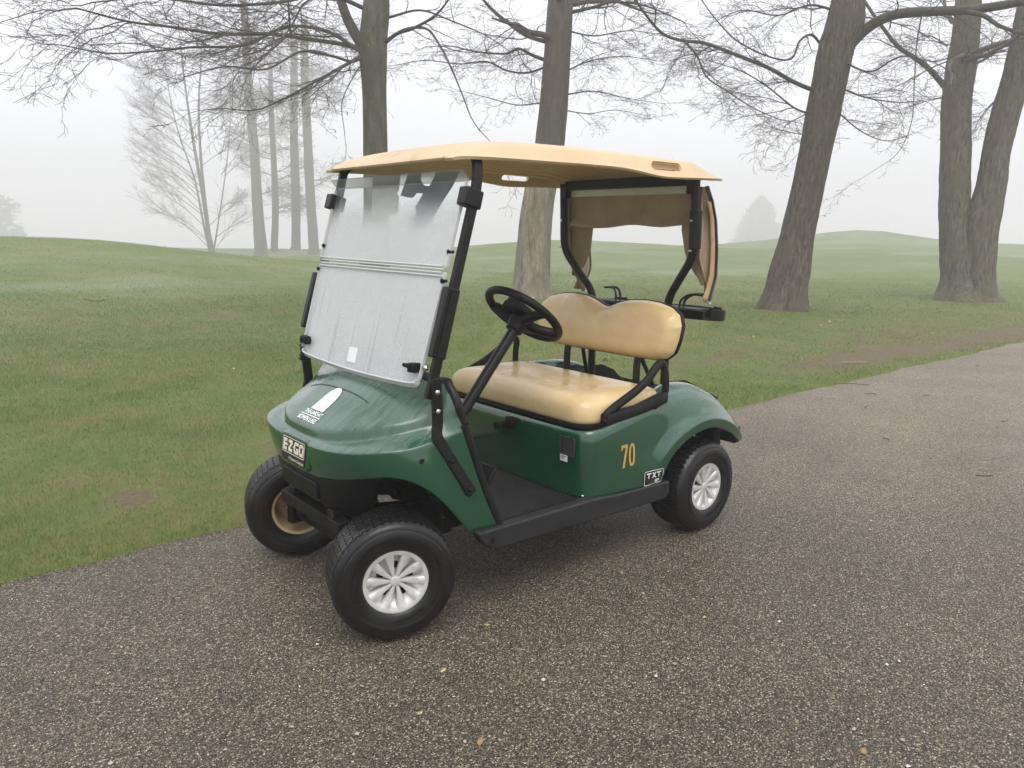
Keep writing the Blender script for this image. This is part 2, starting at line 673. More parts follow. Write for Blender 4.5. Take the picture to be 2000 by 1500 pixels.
def build_grass(n=410000):
    rng = np.random.default_rng(11)
    az0 = math.atan2(F.y, F.x)
    az = az0 + rng.uniform(-R(44), R(54), n * 3)
    u = rng.random(n * 3)
    rmin, rmax = 2.6, 34.0
    r = rmin * (rmax / rmin) ** (u ** .92)
    x = CAM_POS.x + r * np.cos(az)
    y = CAM_POS.y + r * np.sin(az)
    edge = np.array([path_edge(a) for a in x]) if False else np.where(x < -3, EDGE_Y + .0022 * (np.minimum(x + 3, 0)) ** 2, EDGE_Y)
    wob = np.array([edge_wob(a) for a in x])
    keep = (y < edge + wob + .016 * rng.standard_normal(n * 3)) & (rng.random(n * 3) > np.clip((r - 11) / 22, 0, 1))
    x, y, r = x[keep][:n], y[keep][:n], r[keep][:n]
    n = len(x)
    # thin where the ground is bare (same places as in the turf material, coarse)
    bare = np.zeros(n)
    for cx, cy, rx, ry, w in ((-6.3, -1.50, 2.6, .46, 1.), (-9.8, -1.25, 3.4, .50, 1.), (-4.6, -2.5, 2.8, .8, .6), (-15, -.75, 4.5, .6, 1.), (-3.2, -3.6, 2.6, 1.1, .45), (-8, -3.2, 3.5, .9, .4), (-9, -2.2, 6.5, 1.1, .5), (-1.5, -2.2, 2.5, .8, .35)):
        bare = np.maximum(bare, w * np.exp(-((x - cx) / rx) ** 2 - ((y - cy) / ry) ** 2))
    for pu, pv, rx, ry, w in ((265, 975, .16, .22, .9), (440, 620, .4, .9, .75), (560, 880, .3, .45, .75), (180, 1005, .15, .25, .5), (1250, 700, .7, .5, .5), (760, 900, .4, .3, .7)):
        p = pix(pu, pv, z=0)
        bare = np.maximum(bare, w * np.exp(-((x - p.x) / rx) ** 2 - ((y - p.y) / ry) ** 2))
    keep = rng.random(n) > bare * .85 * (.55 + .9 * np.array([mnoise.noise((a * 3.1, b * 3.1, 9)) for a, b in zip(x, y)]) + .35)
    x, y, r, bare = x[keep], y[keep], r[keep], bare[keep]
    n = len(x)
    z = terrain(x, y) + .006
    sz = np.clip(r / 6.0, .75, 2.6)
    patch = np.array([mnoise.noise((a * .9, b * .9, 5)) for a, b in zip(x, y)])
    hgt = rng.uniform(.014, .040, n) * (1 + .45 * patch) * np.clip(sz, .9, 1.25) * (1 - .55 * bare)
    hgt *= np.where(y > -1.12, 1.1, 1.0)
    wid = rng.uniform(.0022, .0040, n) * sz
    a = rng.uniform(0, 2 * PI, n)
    lean = np.abs(rng.normal(0, .55, n)) * hgt
    la = rng.uniform(0, 2 * PI, n)
    dx, dy = np.cos(a) * wid / 2, np.sin(a) * wid / 2
    lx, ly = np.cos(la) * lean, np.sin(la) * lean
    V = np.empty((n, 5, 3), np.float32)
    V[:, 0] = np.stack([x - dx, y - dy, z], -1)
    V[:, 1] = np.stack([x + dx, y + dy, z], -1)
    V[:, 2] = np.stack([x + dx * .85 + lx * .35, y + dy * .85 + ly * .35, z + hgt * .55], -1)
    V[:, 3] = np.stack([x - dx * .85 + lx * .35, y - dy * .85 + ly * .35, z + hgt * .55], -1)
    V[:, 4] = np.stack([x + lx, y + ly, z + hgt * .92], -1)
    me = bpy.data.meshes.new('grass')
    me.vertices.add(n * 5)
    me.vertices.foreach_set('co', V.ravel())
    base = (np.arange(n) * 5)[:, None]
    loops = np.concatenate([base + np.array([[0, 1, 2, 3]]), base + np.array([[3, 2, 4]])], 1).astype(np.int32)
    me.loops.add(n * 7)
    me.loops.foreach_set('vertex_index', loops.ravel())
    me.polygons.add(n * 2)
    st = np.stack([np.arange(n) * 7, np.arange(n) * 7 + 4], 1).astype(np.int32)
    me.polygons.foreach_set('loop_start', st.ravel())
    me.polygons.foreach_set('loop_total', np.tile(np.array([4, 3], np.int32), n))
    me.update(calc_edges=True)
    at = me.attributes.new('tint', 'FLOAT', 'POINT')
    t = np.clip(rng.random(n) ** 3 + .25 * np.clip(patch, -1, 1) + .3 * bare, 0, 1).astype(np.float32)
    at.data.foreach_set('value', np.repeat(t, 5))
    me.materials.append(M_BLADE)
    o = link('grass', me)
    tag(o, 'short damp lawn grass growing up to the path edge', 'grass', kind='stuff')


def build_grit(n=15000):
    """loose chippings standing proud of the asphalt"""
    rng = np.random.default_rng(5)
    az = math.atan2(F.y, F.x) + rng.uniform(-R(40), R(40), n * 2)
    r = 1.3 + 7.5 * rng.random(n * 2) ** 1.5
    x, y = CAM_POS.x + r * np.cos(az), CAM_POS.y + r * np.sin(az)
    ok = y > EDGE_Y + .05
    x, y, r = x[ok][:n], y[ok][:n], r[ok][:n]
    n = len(x)
    s = rng.uniform(.0016, .0042, n) * (1 + 1.2 * (rng.random(n) > .97))
    a = rng.uniform(0, 2 * PI, n)
    el = rng.uniform(.55, 1.0, n)
    h = s * rng.uniform(.5, .9, n)
    c, d = np.cos(a), np.sin(a)
    V = np.empty((n, 6, 3), np.float32)
    for k, (ex, ey) in enumerate(((1, 0), (.1, 1), (-1, .15), (-.1, -1))):
        X, Y = ex * s, ey * s * el
        V[:, k] = np.stack([x + X * c - Y * d, y + X * d + Y * c, np.full(n, .0045)], -1)
    V[:, 4] = np.stack([x + .3 * s * c, y + .3 * s * d, .0045 + h], -1)
    V[:, 5] = np.stack([x - .35 * s * c, y - .35 * s * d, .0045 + h * .85], -1)
    f = np.array([[0, 1, 4], [1, 5, 4], [1, 2, 5], [2, 3, 5], [3, 4, 5], [3, 0, 4]])
    T = (f[None] + (np.arange(n) * 6)[:, None, None]).reshape(-1, 3).astype(np.int32)
    me = bpy.data.meshes.new('grit')
    me.vertices.add(n * 6)
    me.vertices.foreach_set('co', V.ravel())
    me.loops.add(T.size)
    me.loops.foreach_set('vertex_index', T.ravel())
    me.polygons.add(len(T))
    me.polygons.foreach_set('loop_start', (np.arange(len(T)) * 3).astype(np.int32))
    me.polygons.foreach_set('loop_total', np.full(len(T), 3, np.int32))
    me.update(calc_edges=True)
    at = me.attributes.new('tint', 'FLOAT', 'POINT')
    at.data.foreach_set('value', np.repeat(rng.random(n).astype(np.float32), 6))
    nt = NT('stone_chippings')
    an = nt.t.nodes.new('ShaderNodeAttribute')
    an.attribute_name = 'tint'
    nt.set(base=nt.ramp(an.outputs['Fac'], [(0, (.06, .05, .042)), (.4, (.16, .135, .105)), (.75, (.30, .265, .21)), (.93, (.42, .385, .32)), (1, (.66, .63, .56))]), rough=.5, spec=.4)
    me.materials.append(nt.mat)
    tag(link('grit', me), 'pale stone chippings scattered over the asphalt path', 'grit', kind='stuff')


# ------------------------------------------------------------------ bare trees
class Twigs:
    def __init__(self, seed, rmin=.0022, zb=-.05):
        self.rmin = rmin
        self.zb = zb
        self.rng = random.Random(seed)
        self.items = {}

    def put(self, pts, rad, sides):
        self.items.setdefault((len(pts), sides), []).append((pts, rad))

    def grow(self, p, d, L, r, lev, maxlev, dens=1.0, trop=0.0, spread=.8, wander=.24):
        rng = self.rng
        n = (9, 8, 6, 4, 3)[min(lev, 4)]
        step = L / n
        pts = [(p[0], p[1], p[2])]
        dx, dy, dz = d
        dirs = [d]
        x, y, z = p
        g = rng.gauss
        for i in range(n):
            dx += g(0, wander)
            dy += g(0, wander)
            dz += g(0, wander * .7) + trop * (1 if i < n * .6 else -1.6)
            k = 1 / math.sqrt(dx * dx + dy * dy + dz * dz)
            dx, dy, dz = dx * k, dy * k, dz * k
            x, y, z = x + dx * step, y + dy * step, z + dz * step
            pts.append((x, y, z))
            dirs.append((dx, dy, dz))
        rmin = self.rmin
        rad = [max(rmin, r * (1 - .8 * i / n)) for i in range(n + 1)]
        self.put(pts, rad, 5 if r > .02 else (4 if r > .008 else 3))
        if lev >= maxlev or L < .10:
            return
        self.kids(pts, dirs, rad, L, lev, maxlev, dens, trop, spread, wander, start=.12)

    def kids(self, pts, dirs, rad, L, lev, maxlev, dens, trop, spread, wander, start=.15, lscale=(.38, .86)):
        rng = self.rng
        n = len(pts) - 1
        cnt = max(2, int(L * dens * (4.2, 4.8, 5.6, 6.0, 6)[min(lev, 4)] * rng.uniform(.8, 1.2)))
        cnt = min(cnt, 26)
        for c in range(cnt):
            t = start + (1 - start) * (c + rng.random()) / cnt
            i = min(int(t * n), n - 1)
            w = t * n - i
            a, b = pts[i], pts[i + 1]
            q = (a[0] + (b[0] - a[0]) * w, a[1] + (b[1] - a[1]) * w, a[2] + (b[2] - a[2]) * w)
            ddx, ddy, ddz = dirs[i + 1]
            # side direction, mostly in the horizontal plane of the spray
            s = 1 if c % 2 else -1
            hx, hy = -ddy * s, ddx * s
            hl = math.hypot(hx, hy) or 1
            sp = spread * rng.uniform(.55, 1.3)
            e = (ddx + hx / hl * sp + rng.gauss(0, .3), ddy + hy / hl * sp + rng.gauss(0, .3), ddz * .8 + rng.gauss(self.zb, .42))
            k = 1 / math.sqrt(e[0] ** 2 + e[1] ** 2 + e[2] ** 2)
            e = (e[0] * k, e[1] * k, e[2] * k)
            cl = L * rng.uniform(*lscale) * (1.05 - .55 * t)
            cr = max(self.rmin * 1.1, min(rad[i] * .62, .0020 + cl * .0085))
            self.grow(q, e, cl, cr, lev + 1, maxlev, dens, trop, spread, wander)

    def limb(self, pts, r0, r1, lev=0, maxlev=3, dens=1.0, trop=0.0, spread=.85, wander=.24, kidlen=None, start=.08, sides=8):
        """explicit limb: twigs grow along it; the limb itself is returned as path and radii"""
        P = smooth_path(pts, 5)
        n = len(P) - 1
        rad = [r0 + (r1 - r0) * (i / n) ** .8 for i in range(n + 1)]
        dirs = [(P[min(i + 1, n)] - P[max(i - 1, 0)]).normalized() for i in range(n + 1)]
        L = sum((P[i + 1] - P[i]).length for i in range(n))
        self.kids([tuple(p) for p in P], [tuple(d) for d in dirs], rad, kidlen or L, lev, maxlev, dens, trop, spread, wander, start=start)
        # the limb runs out in a twig of its own
        self.grow(tuple(P[-1]), tuple(dirs[-1]), min(L * .35, 1.2), r1, lev + 1, maxlev, dens, trop, spread, wander)
        return P, rad

    def mesh(self, name):
        allv, alll, base = [], [], 0
        for (npt, S), lst in self.items.items():
            P = np.array([a for a, _ in lst], np.float32)          # B,n,3
            Rr = np.array([b for _, b in lst], np.float32)         # B,n
            T = np.empty_like(P)
            T[:, 1:-1] = P[:, 2:] - P[:, :-2]
            T[:, 0] = P[:, 1] - P[:, 0]
            T[:, -1] = P[:, -1] - P[:, -2]
            T /= np.linalg.norm(T, axis=-1, keepdims=True) + 1e-9
            ref = np.zeros_like(T)
            ref[..., 2] = 1
            st = np.abs(T[..., 2]) > .95
            ref[st] = (1, 0, 0)
            A = np.cross(T, ref)
            A /= np.linalg.norm(A, axis=-1, keepdims=True) + 1e-9
            Bv = np.cross(T, A)
            th = 2 * PI * np.arange(S) / S
            V = P[:, :, None] + Rr[:, :, None, None] * (np.cos(th)[None, None, :, None] * A[:, :, None] + np.sin(th)[None, None, :, None] * Bv[:, :, None])
            nb = len(lst)
            V = V.reshape(-1, 3)
            i = np.arange(npt - 1)[:, None] * S + np.arange(S)[None]
            j = np.arange(npt - 1)[:, None] * S + (np.arange(S)[None] + 1) % S
            q = np.stack([i, j, j + S, i + S], -1).reshape(-1, 4)
            Q = (q[None] + (np.arange(nb) * npt * S)[:, None, None]).reshape(-1, 4) + base
            allv.append(V)
            alll.append(Q)
            base += len(V)
        V = np.concatenate(allv)
        Q = np.concatenate(alll).astype(np.int32)
        me = bpy.data.meshes.new(name)
        me.vertices.add(len(V))
        me.vertices.foreach_set('co', V.astype(np.float32).ravel())
        me.loops.add(Q.size)
        me.loops.foreach_set('vertex_index', Q.ravel())
        me.polygons.add(len(Q))
        me.polygons.foreach_set('loop_start', (np.arange(len(Q)) * 4).astype(np.int32))
        me.polygons.foreach_set('loop_total', np.full(len(Q), 4, np.int32))
        me.update(calc_edges=True)
        me.shade_smooth()
        return me


def trunk_mesh(pts, rad, n=28, flare=0.0, lump=.06, seed=0, nring=70, roots=6, furrow=0.0):
    """tapered trunk along pts with uneven section and root flare"""
    P = smooth_path(pts, max(2, nring // (len(pts) - 1)))
    m = len(P)
    # radii spline
    rr = []
    seg = len(rad) - 1
    for i in range(m):
        t = i / (m - 1) * seg
        k = min(int(t), seg - 1)
        w = t - k
        w = w * w * (3 - 2 * w)
        rr.append(rad[k] * (1 - w) + rad[k + 1] * w)
    rows = []
    for i, p in enumerate(P):
        t = (P[min(i + 1, m - 1)] - P[max(i - 1, 0)]).normalized()
        a = Vector((1, 0, 0))
        a = (a - t * a.dot(t)).normalized()
        b = t.cross(a)
        h = p.z - P[0].z
        row = []
        for k in range(n):
            th = 2 * PI * k / n
            d = a * math.cos(th) + b * math.sin(th)
            q = 1 + lump * mnoise.noise((math.cos(th) * 1.3 + seed * 7, math.sin(th) * 1.3, p.z * .55 + seed)) + lump * .5 * mnoise.noise((math.cos(th) * 3 + seed, math.sin(th) * 3, p.z * 1.6))
            q += lump * .35 * mnoise.noise((math.cos(th) * 8 + seed, math.sin(th) * 8, p.z * 2.2))
            if flare:
                q += flare * math.exp(-max(h, 0) / .28) * (.7 + .5 * math.cos(th * roots + seed * 2 + .8 * math.sin(th * 2)))
            e_ = 0.0
            if furrow:
                w_ = mnoise.noise((math.cos(th) * rr[i] * 19 + seed, math.sin(th) * rr[i] * 19, p.z * 2.1)) + .5 * mnoise.noise((math.cos(th) * rr[i] * 41, math.sin(th) * rr[i] * 41 + seed, p.z * 5.5))
                e_ = furrow * (1 - 2.2 * min(.8, abs(w_)))
            row.append(p + d * (rr[i] * q + e_))
        rows.append(row)
    b = MB().grid(rows, closeu=True)
    return b


def px_path(lst, r, jitter=0.0, base_r=None):
    """photo pixel positions of a limb at range r (a number, or per point as third value)"""
    out = []
    for q in lst:
        out.append(pix(q[0], q[1], q[2] if len(q) > 2 else r))
    return out


def dry_leaves(tree, crown_pts, rng, count):
    """a few dead leaves left hanging on the twigs"""
    for i in range(count):
        p = Vector(rng.choice(crown_pts))
        L, W = rng.uniform(.05, .075), rng.uniform(.028, .04)
        b = MB()
        c = rng.uniform(-.012, .012)
        b.add([(0, 0, 0), (W / 2, c, -L * .4), (0, 0.008, -L * .5), (-W / 2, c, -L * .4), (0, c, -L), (W * .35, c, -L * .72), (-W * .35, c, -L * .72)],
              [(0, 1, 2), (0, 2, 3), (1, 5, 4, 2), (2, 4, 6, 3)])
        b.xf(Matrix.Translation(p - tree.location) @ Matrix.Rotation(rng.uniform(0, 6.28), 4, 'Z') @ Matrix.Rotation(rng.uniform(-.5, .5), 4, 'X'))
        b.build('leaf', M_DRYLEAF, tree, smooth=None, solid=.001)


def make_tree(name, label, r, trunk_px, limbs, mat, seed, flare=.3, top=9.6, maxlev=4, extra=7, dens=1.0, group=None, lump=.06, second=None,
              leaves=0, twig_mat=None, trop=.0, elim=None, base_sink=.12, roots=6, upper_len=2.6, cat='tree', sides=28, rmin=.0022, limb_k=.66, zb=-.05, furrow=0.0, nring=70):
    """trunk_px: (u, v, width in px) from the base up; limbs: (pixel path, r0, r1, dens, kidlen)"""
    rng = random.Random(seed)
    base = pix(trunk_px[0][0], trunk_px[0][1], r)
    base.z = float(terrain(base.x, base.y))
    root = empty(name, base)
    tag(root, label, cat, group)
    def to_path(tp):
        pts, rad = [], []
        for u, v, w in tp:
            p = pix(u, v, r)
            depth = (p - CAM_POS).dot(F)
            pts.append(p)
            rad.append(w / 1500 * depth / 2)
        pts[0] = Vector((pts[0].x, pts[0].y, float(terrain(pts[0].x, pts[0].y)) - base_sink))
        # carry on upwards beyond the top of the frame
        d = (pts[-1] - pts[-2]).normalized()
        d = (d + Vector((rng.uniform(-.05, .05), rng.uniform(-.05, .05), .35))).normalized()
        while pts[-1].z < top:
            pts.append(pts[-1] + d * 1.1)
            rad.append(rad[-1] * .84)
        return pts, rad
    W = Twigs(seed, rmin, zb)
    stems = [trunk_px] + ([second] if second else [])
    first = None
    for si, tp in enumerate(stems):
        pts, rad = to_path(tp)
        if si == 0:
            first = (pts, rad)
        b = trunk_mesh(pts, rad, n=sides, flare=flare if si == 0 else flare * .6, lump=lump, seed=seed + si, roots=roots, furrow=furrow, nring=nring)
        b.v = [(x - base.x, y - base.y, z - base.z) for x, y, z in b.v]
        b.build('trunk', mat, root, smooth=180)
        # upper limbs, out of the frame
        zt = [p for p in pts if p.z > 4.6]
        for k in range(extra):
            p = pts[-1].lerp(pts[0], 0) if not zt else None
            i = rng.randrange(max(1, len(pts) - 6), len(pts) - 1) if len(pts) > 7 else len(pts) - 2
            q = pts[i].lerp(pts[i + 1], rng.random())
            a = rng.uniform(0, 2 * PI)
            dd = Vector((math.cos(a), math.sin(a), rng.uniform(.1, .7))).normalized()
            W.grow(tuple(q), tuple(dd), upper_len * rng.uniform(.7, 1.2), rad[i] * .28, 0, 2, dens * .8, trop)
    limb_pts = []
    for lm in limbs:
        path, r0, r1, dn, kl = lm
        P = px_path(path, r)
        Pp, rad = W.limb(P, r0 * limb_k, r1 * limb_k, 0, maxlev, dn * dens, trop, kidlen=kl)
        limb_pts += [tuple(p) for p in Pp[6:]]
        m = MB().tube([p - base for p in Pp], rad, n=8)
        m.build('limb', M_LIMB, root, smooth=180)
    me = W.mesh('crown')
    me.materials.append(twig_mat or M_TWIG)
    me.transform(Matrix.Translation(-base))
    o = link('crown', me, None, root)
    tag(o, 'bare crown of fine leafless twigs')
    if leaves:
        tips = [a[0][-1] for k, l in W.items.items() if k[0] <= 6 for a in l if a[0][-1][2] > 2.0]
        vis = []
        for t in tips:
            d = Vector(t) - CAM_POS
            zc = d.dot(F)
            uu, vv = 1000 + 1500 * d.dot(CR) / zc, 750 - 1500 * d.dot(CU) / zc
            if 0 < uu < 2000 and 0 < vv < 330:
                vis.append(t)
        if vis:
            dry_leaves(root, vis, rng, leaves)
    return root


def build_trees():
    # beech left of centre, its foot behind the windscreen
    make_tree('beech_tree', 'slim greenish beech with long low twigs, its trunk rising behind the cart windscreen', 14.5,
              [(728, 598, 74), (732, 500, 56), (735, 400, 50), (733, 280, 46), (731, 180, 47), (728, 95, 54), (733, 30, 52), (738, -40, 46)],
              [
                  ([(715, 100), (690, 60), (672, 20), (655, -40), (640, -120)], .16, .10, .7, 2.4),
                  ([(705, 95), (655, 84, 14.2), (600, 76, 13.6), (520, 66, 12.9), (430, 66, 12.2), (330, 52, 11.5), (250, 42, 11.0), (150, 16, 10.5)], .065, .014, 1.5, 2.9),
                  ([(702, 100), (640, 62, 14.0), (560, 52, 13.2), (480, 88, 12.6), (380, 92, 12.0), (300, 100, 11.6), (210, 104, 11.2), (120, 88, 10.8)], .05, .010, 1.4, 2.6),
                  ([(705, 110), (660, 135, 14.0), (615, 160, 13.6), (560, 190, 13.2), (500, 215, 12.9), (440, 212, 12.6)], .05, .010, 1.5, 2.0),
                  ([(712, 105), (690, 120, 13.9), (650, 110, 13.0), (590, 100, 12.2), (520, 135, 11.5), (440, 130, 11.0), (360, 150, 10.6)], .045, .010, 1.3, 2.0),
                  ([(720, 20), (640, -10, 14), (540, 5, 13), (430, 10, 12), (300, -5, 11), (180, 5, 10.5)], .06, .012, 1.5, 2.9),
                  ([(745, 90), (775, 66, 14.2), (800, 58, 14.0), (822, 48, 13.8), (850, 30, 13.6), (872, 5, 13.4), (890, -30, 13.2)], .055, .02, 1.1, 1.6),
                  ([(748, 84), (790, 58, 14.0), (832, 56, 13.8), (856, 84, 13.6), (880, 130, 13.4), (905, 190, 13.3), (925, 238, 13.2), (962, 282, 13.1)], .045, .008, 1.3, 1.3),
                  ([(757, 35), (820, 20, 14.2), (880, 40, 14.0), (950, 70, 13.9), (1010, 110, 13.8)], .035, .008, 1.2, 1.5),
                  ([(712, 118), (690, 150, 14.2), (668, 200, 14.0), (672, 250, 13.8), (676, 290, 13.7)], .022, .005, 1.2, 1.0),
              ], M_BEECH, 21, flare=.3, leaves=16, dens=.78, furrow=.003, sides=56, nring=120)
    # beech at centre
    make_tree('beech_tree', 'pale smooth beech trunk with dark scars, seen beyond the steering wheel', 16.6,
              [(1033, 588, 84), (1038, 548, 70), (1044, 460, 64), (1055, 375, 61), (1073, 290, 57), (1083, 180, 55), (1090, 80, 52), (1096, -20, 48)],
              [
                  ([(1068, 82), (1030, 70, 16.4), (1002, 52, 16.2), (965, 22, 16.0), (938, -8, 15.9), (900, -60, 15.8)], .07, .03, 1.0, 1.9),
                  ([(1066, 118), (1040, 108, 16.4), (1012, 95, 16.2), (985, 105, 16.0), (925, 100, 15.7), (880, 90, 15.4), (830, 92, 15.2)], .06, .009, 1.3, 2.0),
                  ([(1068, 130), (1030, 142, 16.3), (990, 138, 16.0), (950, 120, 15.7), (900, 125, 15.4), (830, 118, 15.2), (770, 128, 15.0)], .04, .008, 1.3, 1.8),
                  ([(1112, 25), (1160, 14, 16.4), (1200, 4, 16.2), (1262, 12, 16.0), (1330, 40, 15.8)], .06, .015, 1.2, 2.2),
                  ([(1105, 185), (1160, 178, 16.4), (1225, 192, 16.2), (1300, 203, 16.0)], .026, .006, 1.4, 1.6),
                  ([(1100, 215), (1150, 222, 16.5), (1200, 215, 16.3), (1260, 225, 16.2)], .02, .005, 1.4, 1.3),
                  ([(1104, 140), (1150, 120, 16.8), (1215, 110, 17.2), (1290, 120, 17.6)], .03, .007, 1.4, 1.8),
                  ([(1062, 200), (1010, 205, 16.4), (950, 190, 16.2), (890, 175, 16.0)], .024, .006, 1.4, 1.7),
                  ([(1108, 60), (1160, 70, 16.0), (1230, 60, 15.5), (1300, 70, 15.2)], .03, .007, 1.4, 1.7),
              ], M_BEECH2, 35, flare=.3, leaves=5, dens=1.0, furrow=.003, sides=56, nring=120)
    # leaning furrowed tree
    make_tree('maple_tree', 'leaning furrowed trunk with one heavy limb arching right, beyond the bag rack', 15.6,
              [(1531, 587, 88), (1540, 545, 72), (1559, 455, 61), (1585, 330, 58), (1612, 200, 61), (1632, 100, 64), (1650, 45, 66), (1660, -30, 56)],
              [
                  ([(1662, 85), (1690, 58, 15.5), (1722, 38, 15.4), (1762, 26, 15.3), (1830, 22, 15.2), (1905, 18, 15.1), (2000, 2, 15.0), (2120, -30, 14.9)], .15, .09, 1.0, 2.0),
                  ([(1880, 22, 15.1), (1920, 30, 15.0), (1955, 52, 14.9), (2010, 66, 14.8), (2080, 60, 14.7)], .07, .03, .9, 1.5),
                  ([(1598, 180), (1550, 160, 15.3), (1500, 132, 15.0), (1440, 108, 14.7), (1375, 84, 14.4), (1335, 80, 14.2), (1295, 66, 14.0), (1262, 30, 13.8), (1235, -10, 13.6)], .06, .028, 1.3, 2.3),
                  ([(1338, 82, 14.2), (1362, 110, 14.1), (1380, 150, 14.0), (1420, 178, 13.9), (1470, 210, 13.8), (1520, 232, 13.7), (1560, 240, 13.6)], .03, .008, 1.4, 1.6),
                  ([(1604, 88), (1585, 68, 15.4), (1562, 80, 15.2), (1545, 115, 15.0), (1500, 110, 14.8), (1440, 80, 14.6), (1400, 40, 14.4), (1370, 0, 14.2)], .04, .012, 1.3, 1.7),
                  ([(1590, 225), (1550, 210, 15.2), (1500, 170, 14.9), (1450, 140, 14.7), (1390, 120, 14.5)], .032, .008, 1.4, 1.9),
                  ([(1638, 170), (1690, 190, 15.2), (1760, 200, 14.9), (1830, 192, 14.6)], .03, .006, 1.5, 1.6),
                  ([(1632, 215), (1680, 255, 15.2), (1730, 275, 15.0), (1780, 262, 14.8)], .022, .005, 1.5, 1.2),
                  ([(1800, 30, 15.2), (1790, 90, 15.0), (1786, 160, 14.9), (1780, 240, 14.8), (1752, 300, 14.7), (1700, 338, 14.6)], .02, .005, 1.2, .9),
                  ([(1645, 120), (1700, 140, 15.0), (1760, 110, 14.5), (1830, 120, 14.2), (1900, 90, 14.0)], .03, .006, 1.4, 1.7),
                  ([(1630, 20), (1580, 10, 15.2), (1520, 30, 14.8), (1450, 20, 14.5), (1390, 45, 14.2)], .035, .008, 1.4, 1.9),
                  ([(1600, 250), (1570, 262, 15.2), (1530, 255, 15.0), (1480, 240, 14.8)], .02, .005, 1.5, 1.2),
              ], M_OAK, 53, flare=.28, lump=.07, dens=1.05, roots=5, furrow=.016, sides=110, nring=190)
    # twin stemmed tree at right
    make_tree('twin_stemmed_tree', 'twin stemmed mossy tree forking from one flared foot', 20.3,
              [(1884, 570, 104), (1876, 530, 68), (1866, 430, 54), (1866, 300, 52), (1868, 200, 52), (1874, 150, 52), (1888, 50, 44), (1894, -30, 40)],
              [
                  ([(1846, 170), (1815, 135, 20.1), (1785, 112, 19.9), (1755, 92, 19.7), (1725, 55, 19.5), (1695, 12, 19.3), (1670, -30, 19.2)], .10, .04, .9, 2.4),
                  ([(1895, 130), (1930, 112, 20.4), (1965, 90, 20.6), (2010, 80, 20.8)], .05, .015, 1.1, 2.0),
                  ([(1850, 90), (1815, 70, 20), (1770, 80, 19.8)], .03, .008, 1.2, 1.6),
                  ([(1975, 180, 20.4), (1940, 200, 20.6), (1915, 230, 20.8), (1900, 260, 20.9)], .03, .006, 1.4, 1.5),
                  ([(1845, 190), (1800, 200, 20.2), (1750, 215, 20.1)], .02, .006, 1.1, 1.3),
              ], M_OAK2, 71, flare=.42, lump=.09, dens=1.1, roots=5, base_sink=.15, furrow=.016, sides=100, nring=170,
              second=[(1912, 570, 70), (1908, 520, 62), (1918, 440, 58), (1936, 360, 50), (1944, 310, 46), (1962, 230, 47), (1984, 150, 47), (2004, 60, 46), (2020, -30, 42)])
    # a group fading into the fog
    g = 'bare trees fading into the fog'
    def foggy(label, tr, r, seed, nl=9, ll=8.4, dens=.5, name='bare_tree', mat=None, maxlev=3, vr=(90, 420)):
        rr = random.Random(seed)
        lm = []
        for k in range(nl):
            v = rr.uniform(*vr)
            us = np.interp(v, [t[1] for t in tr[::-1]], [t[0] for t in tr[::-1]])
            s = 1 if k % 2 else -1
            ln = ll * rr.uniform(.5, 1.1) * 1500 / r * .5
            nl_k = k
            up = rr.uniform(.15, .6)
            dr = rr.uniform(-1.5, 1.5)
            lm.append(([(us, v), (us + s * ln * .35, v - ln * up * .3, r + dr * .3), (us + s * ln * .7, v - ln * up * .7, r + dr * .7), (us + s * ln, v - ln * up * .9, r + dr)], .10, .018, 1.0, 5.0))
        make_tree(name, label, r, tr, lm, mat or M_BEECH, seed, flare=.15, dens=dens, group=g, maxlev=maxlev, extra=5, sides=14, twig_mat=None, rmin=.008, top=17, zb=.12)
    foggy('thickest foggy trunk of the far group, next to the bushy multi-stemmed tree', [(512, 511, 28), (509, 480, 24), (503, 400, 20), (497, 300, 18), (490, 220, 17), (482, 110, 15), (476, 0, 13)], 88, 101, 11)
    foggy('thin foggy trunk with low forks just behind the thickest far trunk', [(538, 510, 17), (536, 480, 14), (538, 400, 13), (534, 300, 11), (530, 220, 10), (528, 120, 8)], 94, 102, 14, vr=(180, 440))
    foggy('straight pale foggy trunk in the middle of the far group', [(578, 510, 21), (578, 480, 18), (578, 400, 17), (575, 300, 16), (574, 200, 15), (575, 80, 13)], 98, 103, 9)
    foggy('slightly bowed foggy trunk of the far group, nearest the golf cart windscreen', [(613, 510, 22), (612, 470, 19), (606, 380, 18), (600, 260, 17), (596, 160, 16), (594, 40, 14)], 91, 104, 12)
    # bushy multi-stemmed young tree in the fog
    rng = random.Random(9)
    r = 92.0
    base = pix(415, 511, r)
    base.z = float(terrain(base.x, base.y))
    root = empty('multi_stemmed_tree', base)
    tag(root, 'foggy bushy young tree of many thin stems fanning up from one foot', 'tree', g)
    W = Twigs(5, .0065, .25)
    stems = [([(415, 512), (408, 460), (396, 380), (380, 290), (366, 200), (356, 120), (350, 60), (346, 0)], .12),
             ([(417, 512), (406, 440), (394, 330), (388, 220), (392, 130), (394, 60), (396, 0)], .10),
             ([(412, 512), (398, 440), (380, 350), (352, 270), (332, 190), (322, 110), (318, 50)], .06),
             ([(418, 512), (424, 450), (436, 370), (446, 290), (450, 210), (446, 140)], .045),
             ([(419, 505), (432, 470), (452, 440), (474, 420)], .018)]
    side = [(s_[0], s_[1]) for s_ in stems[:4]]
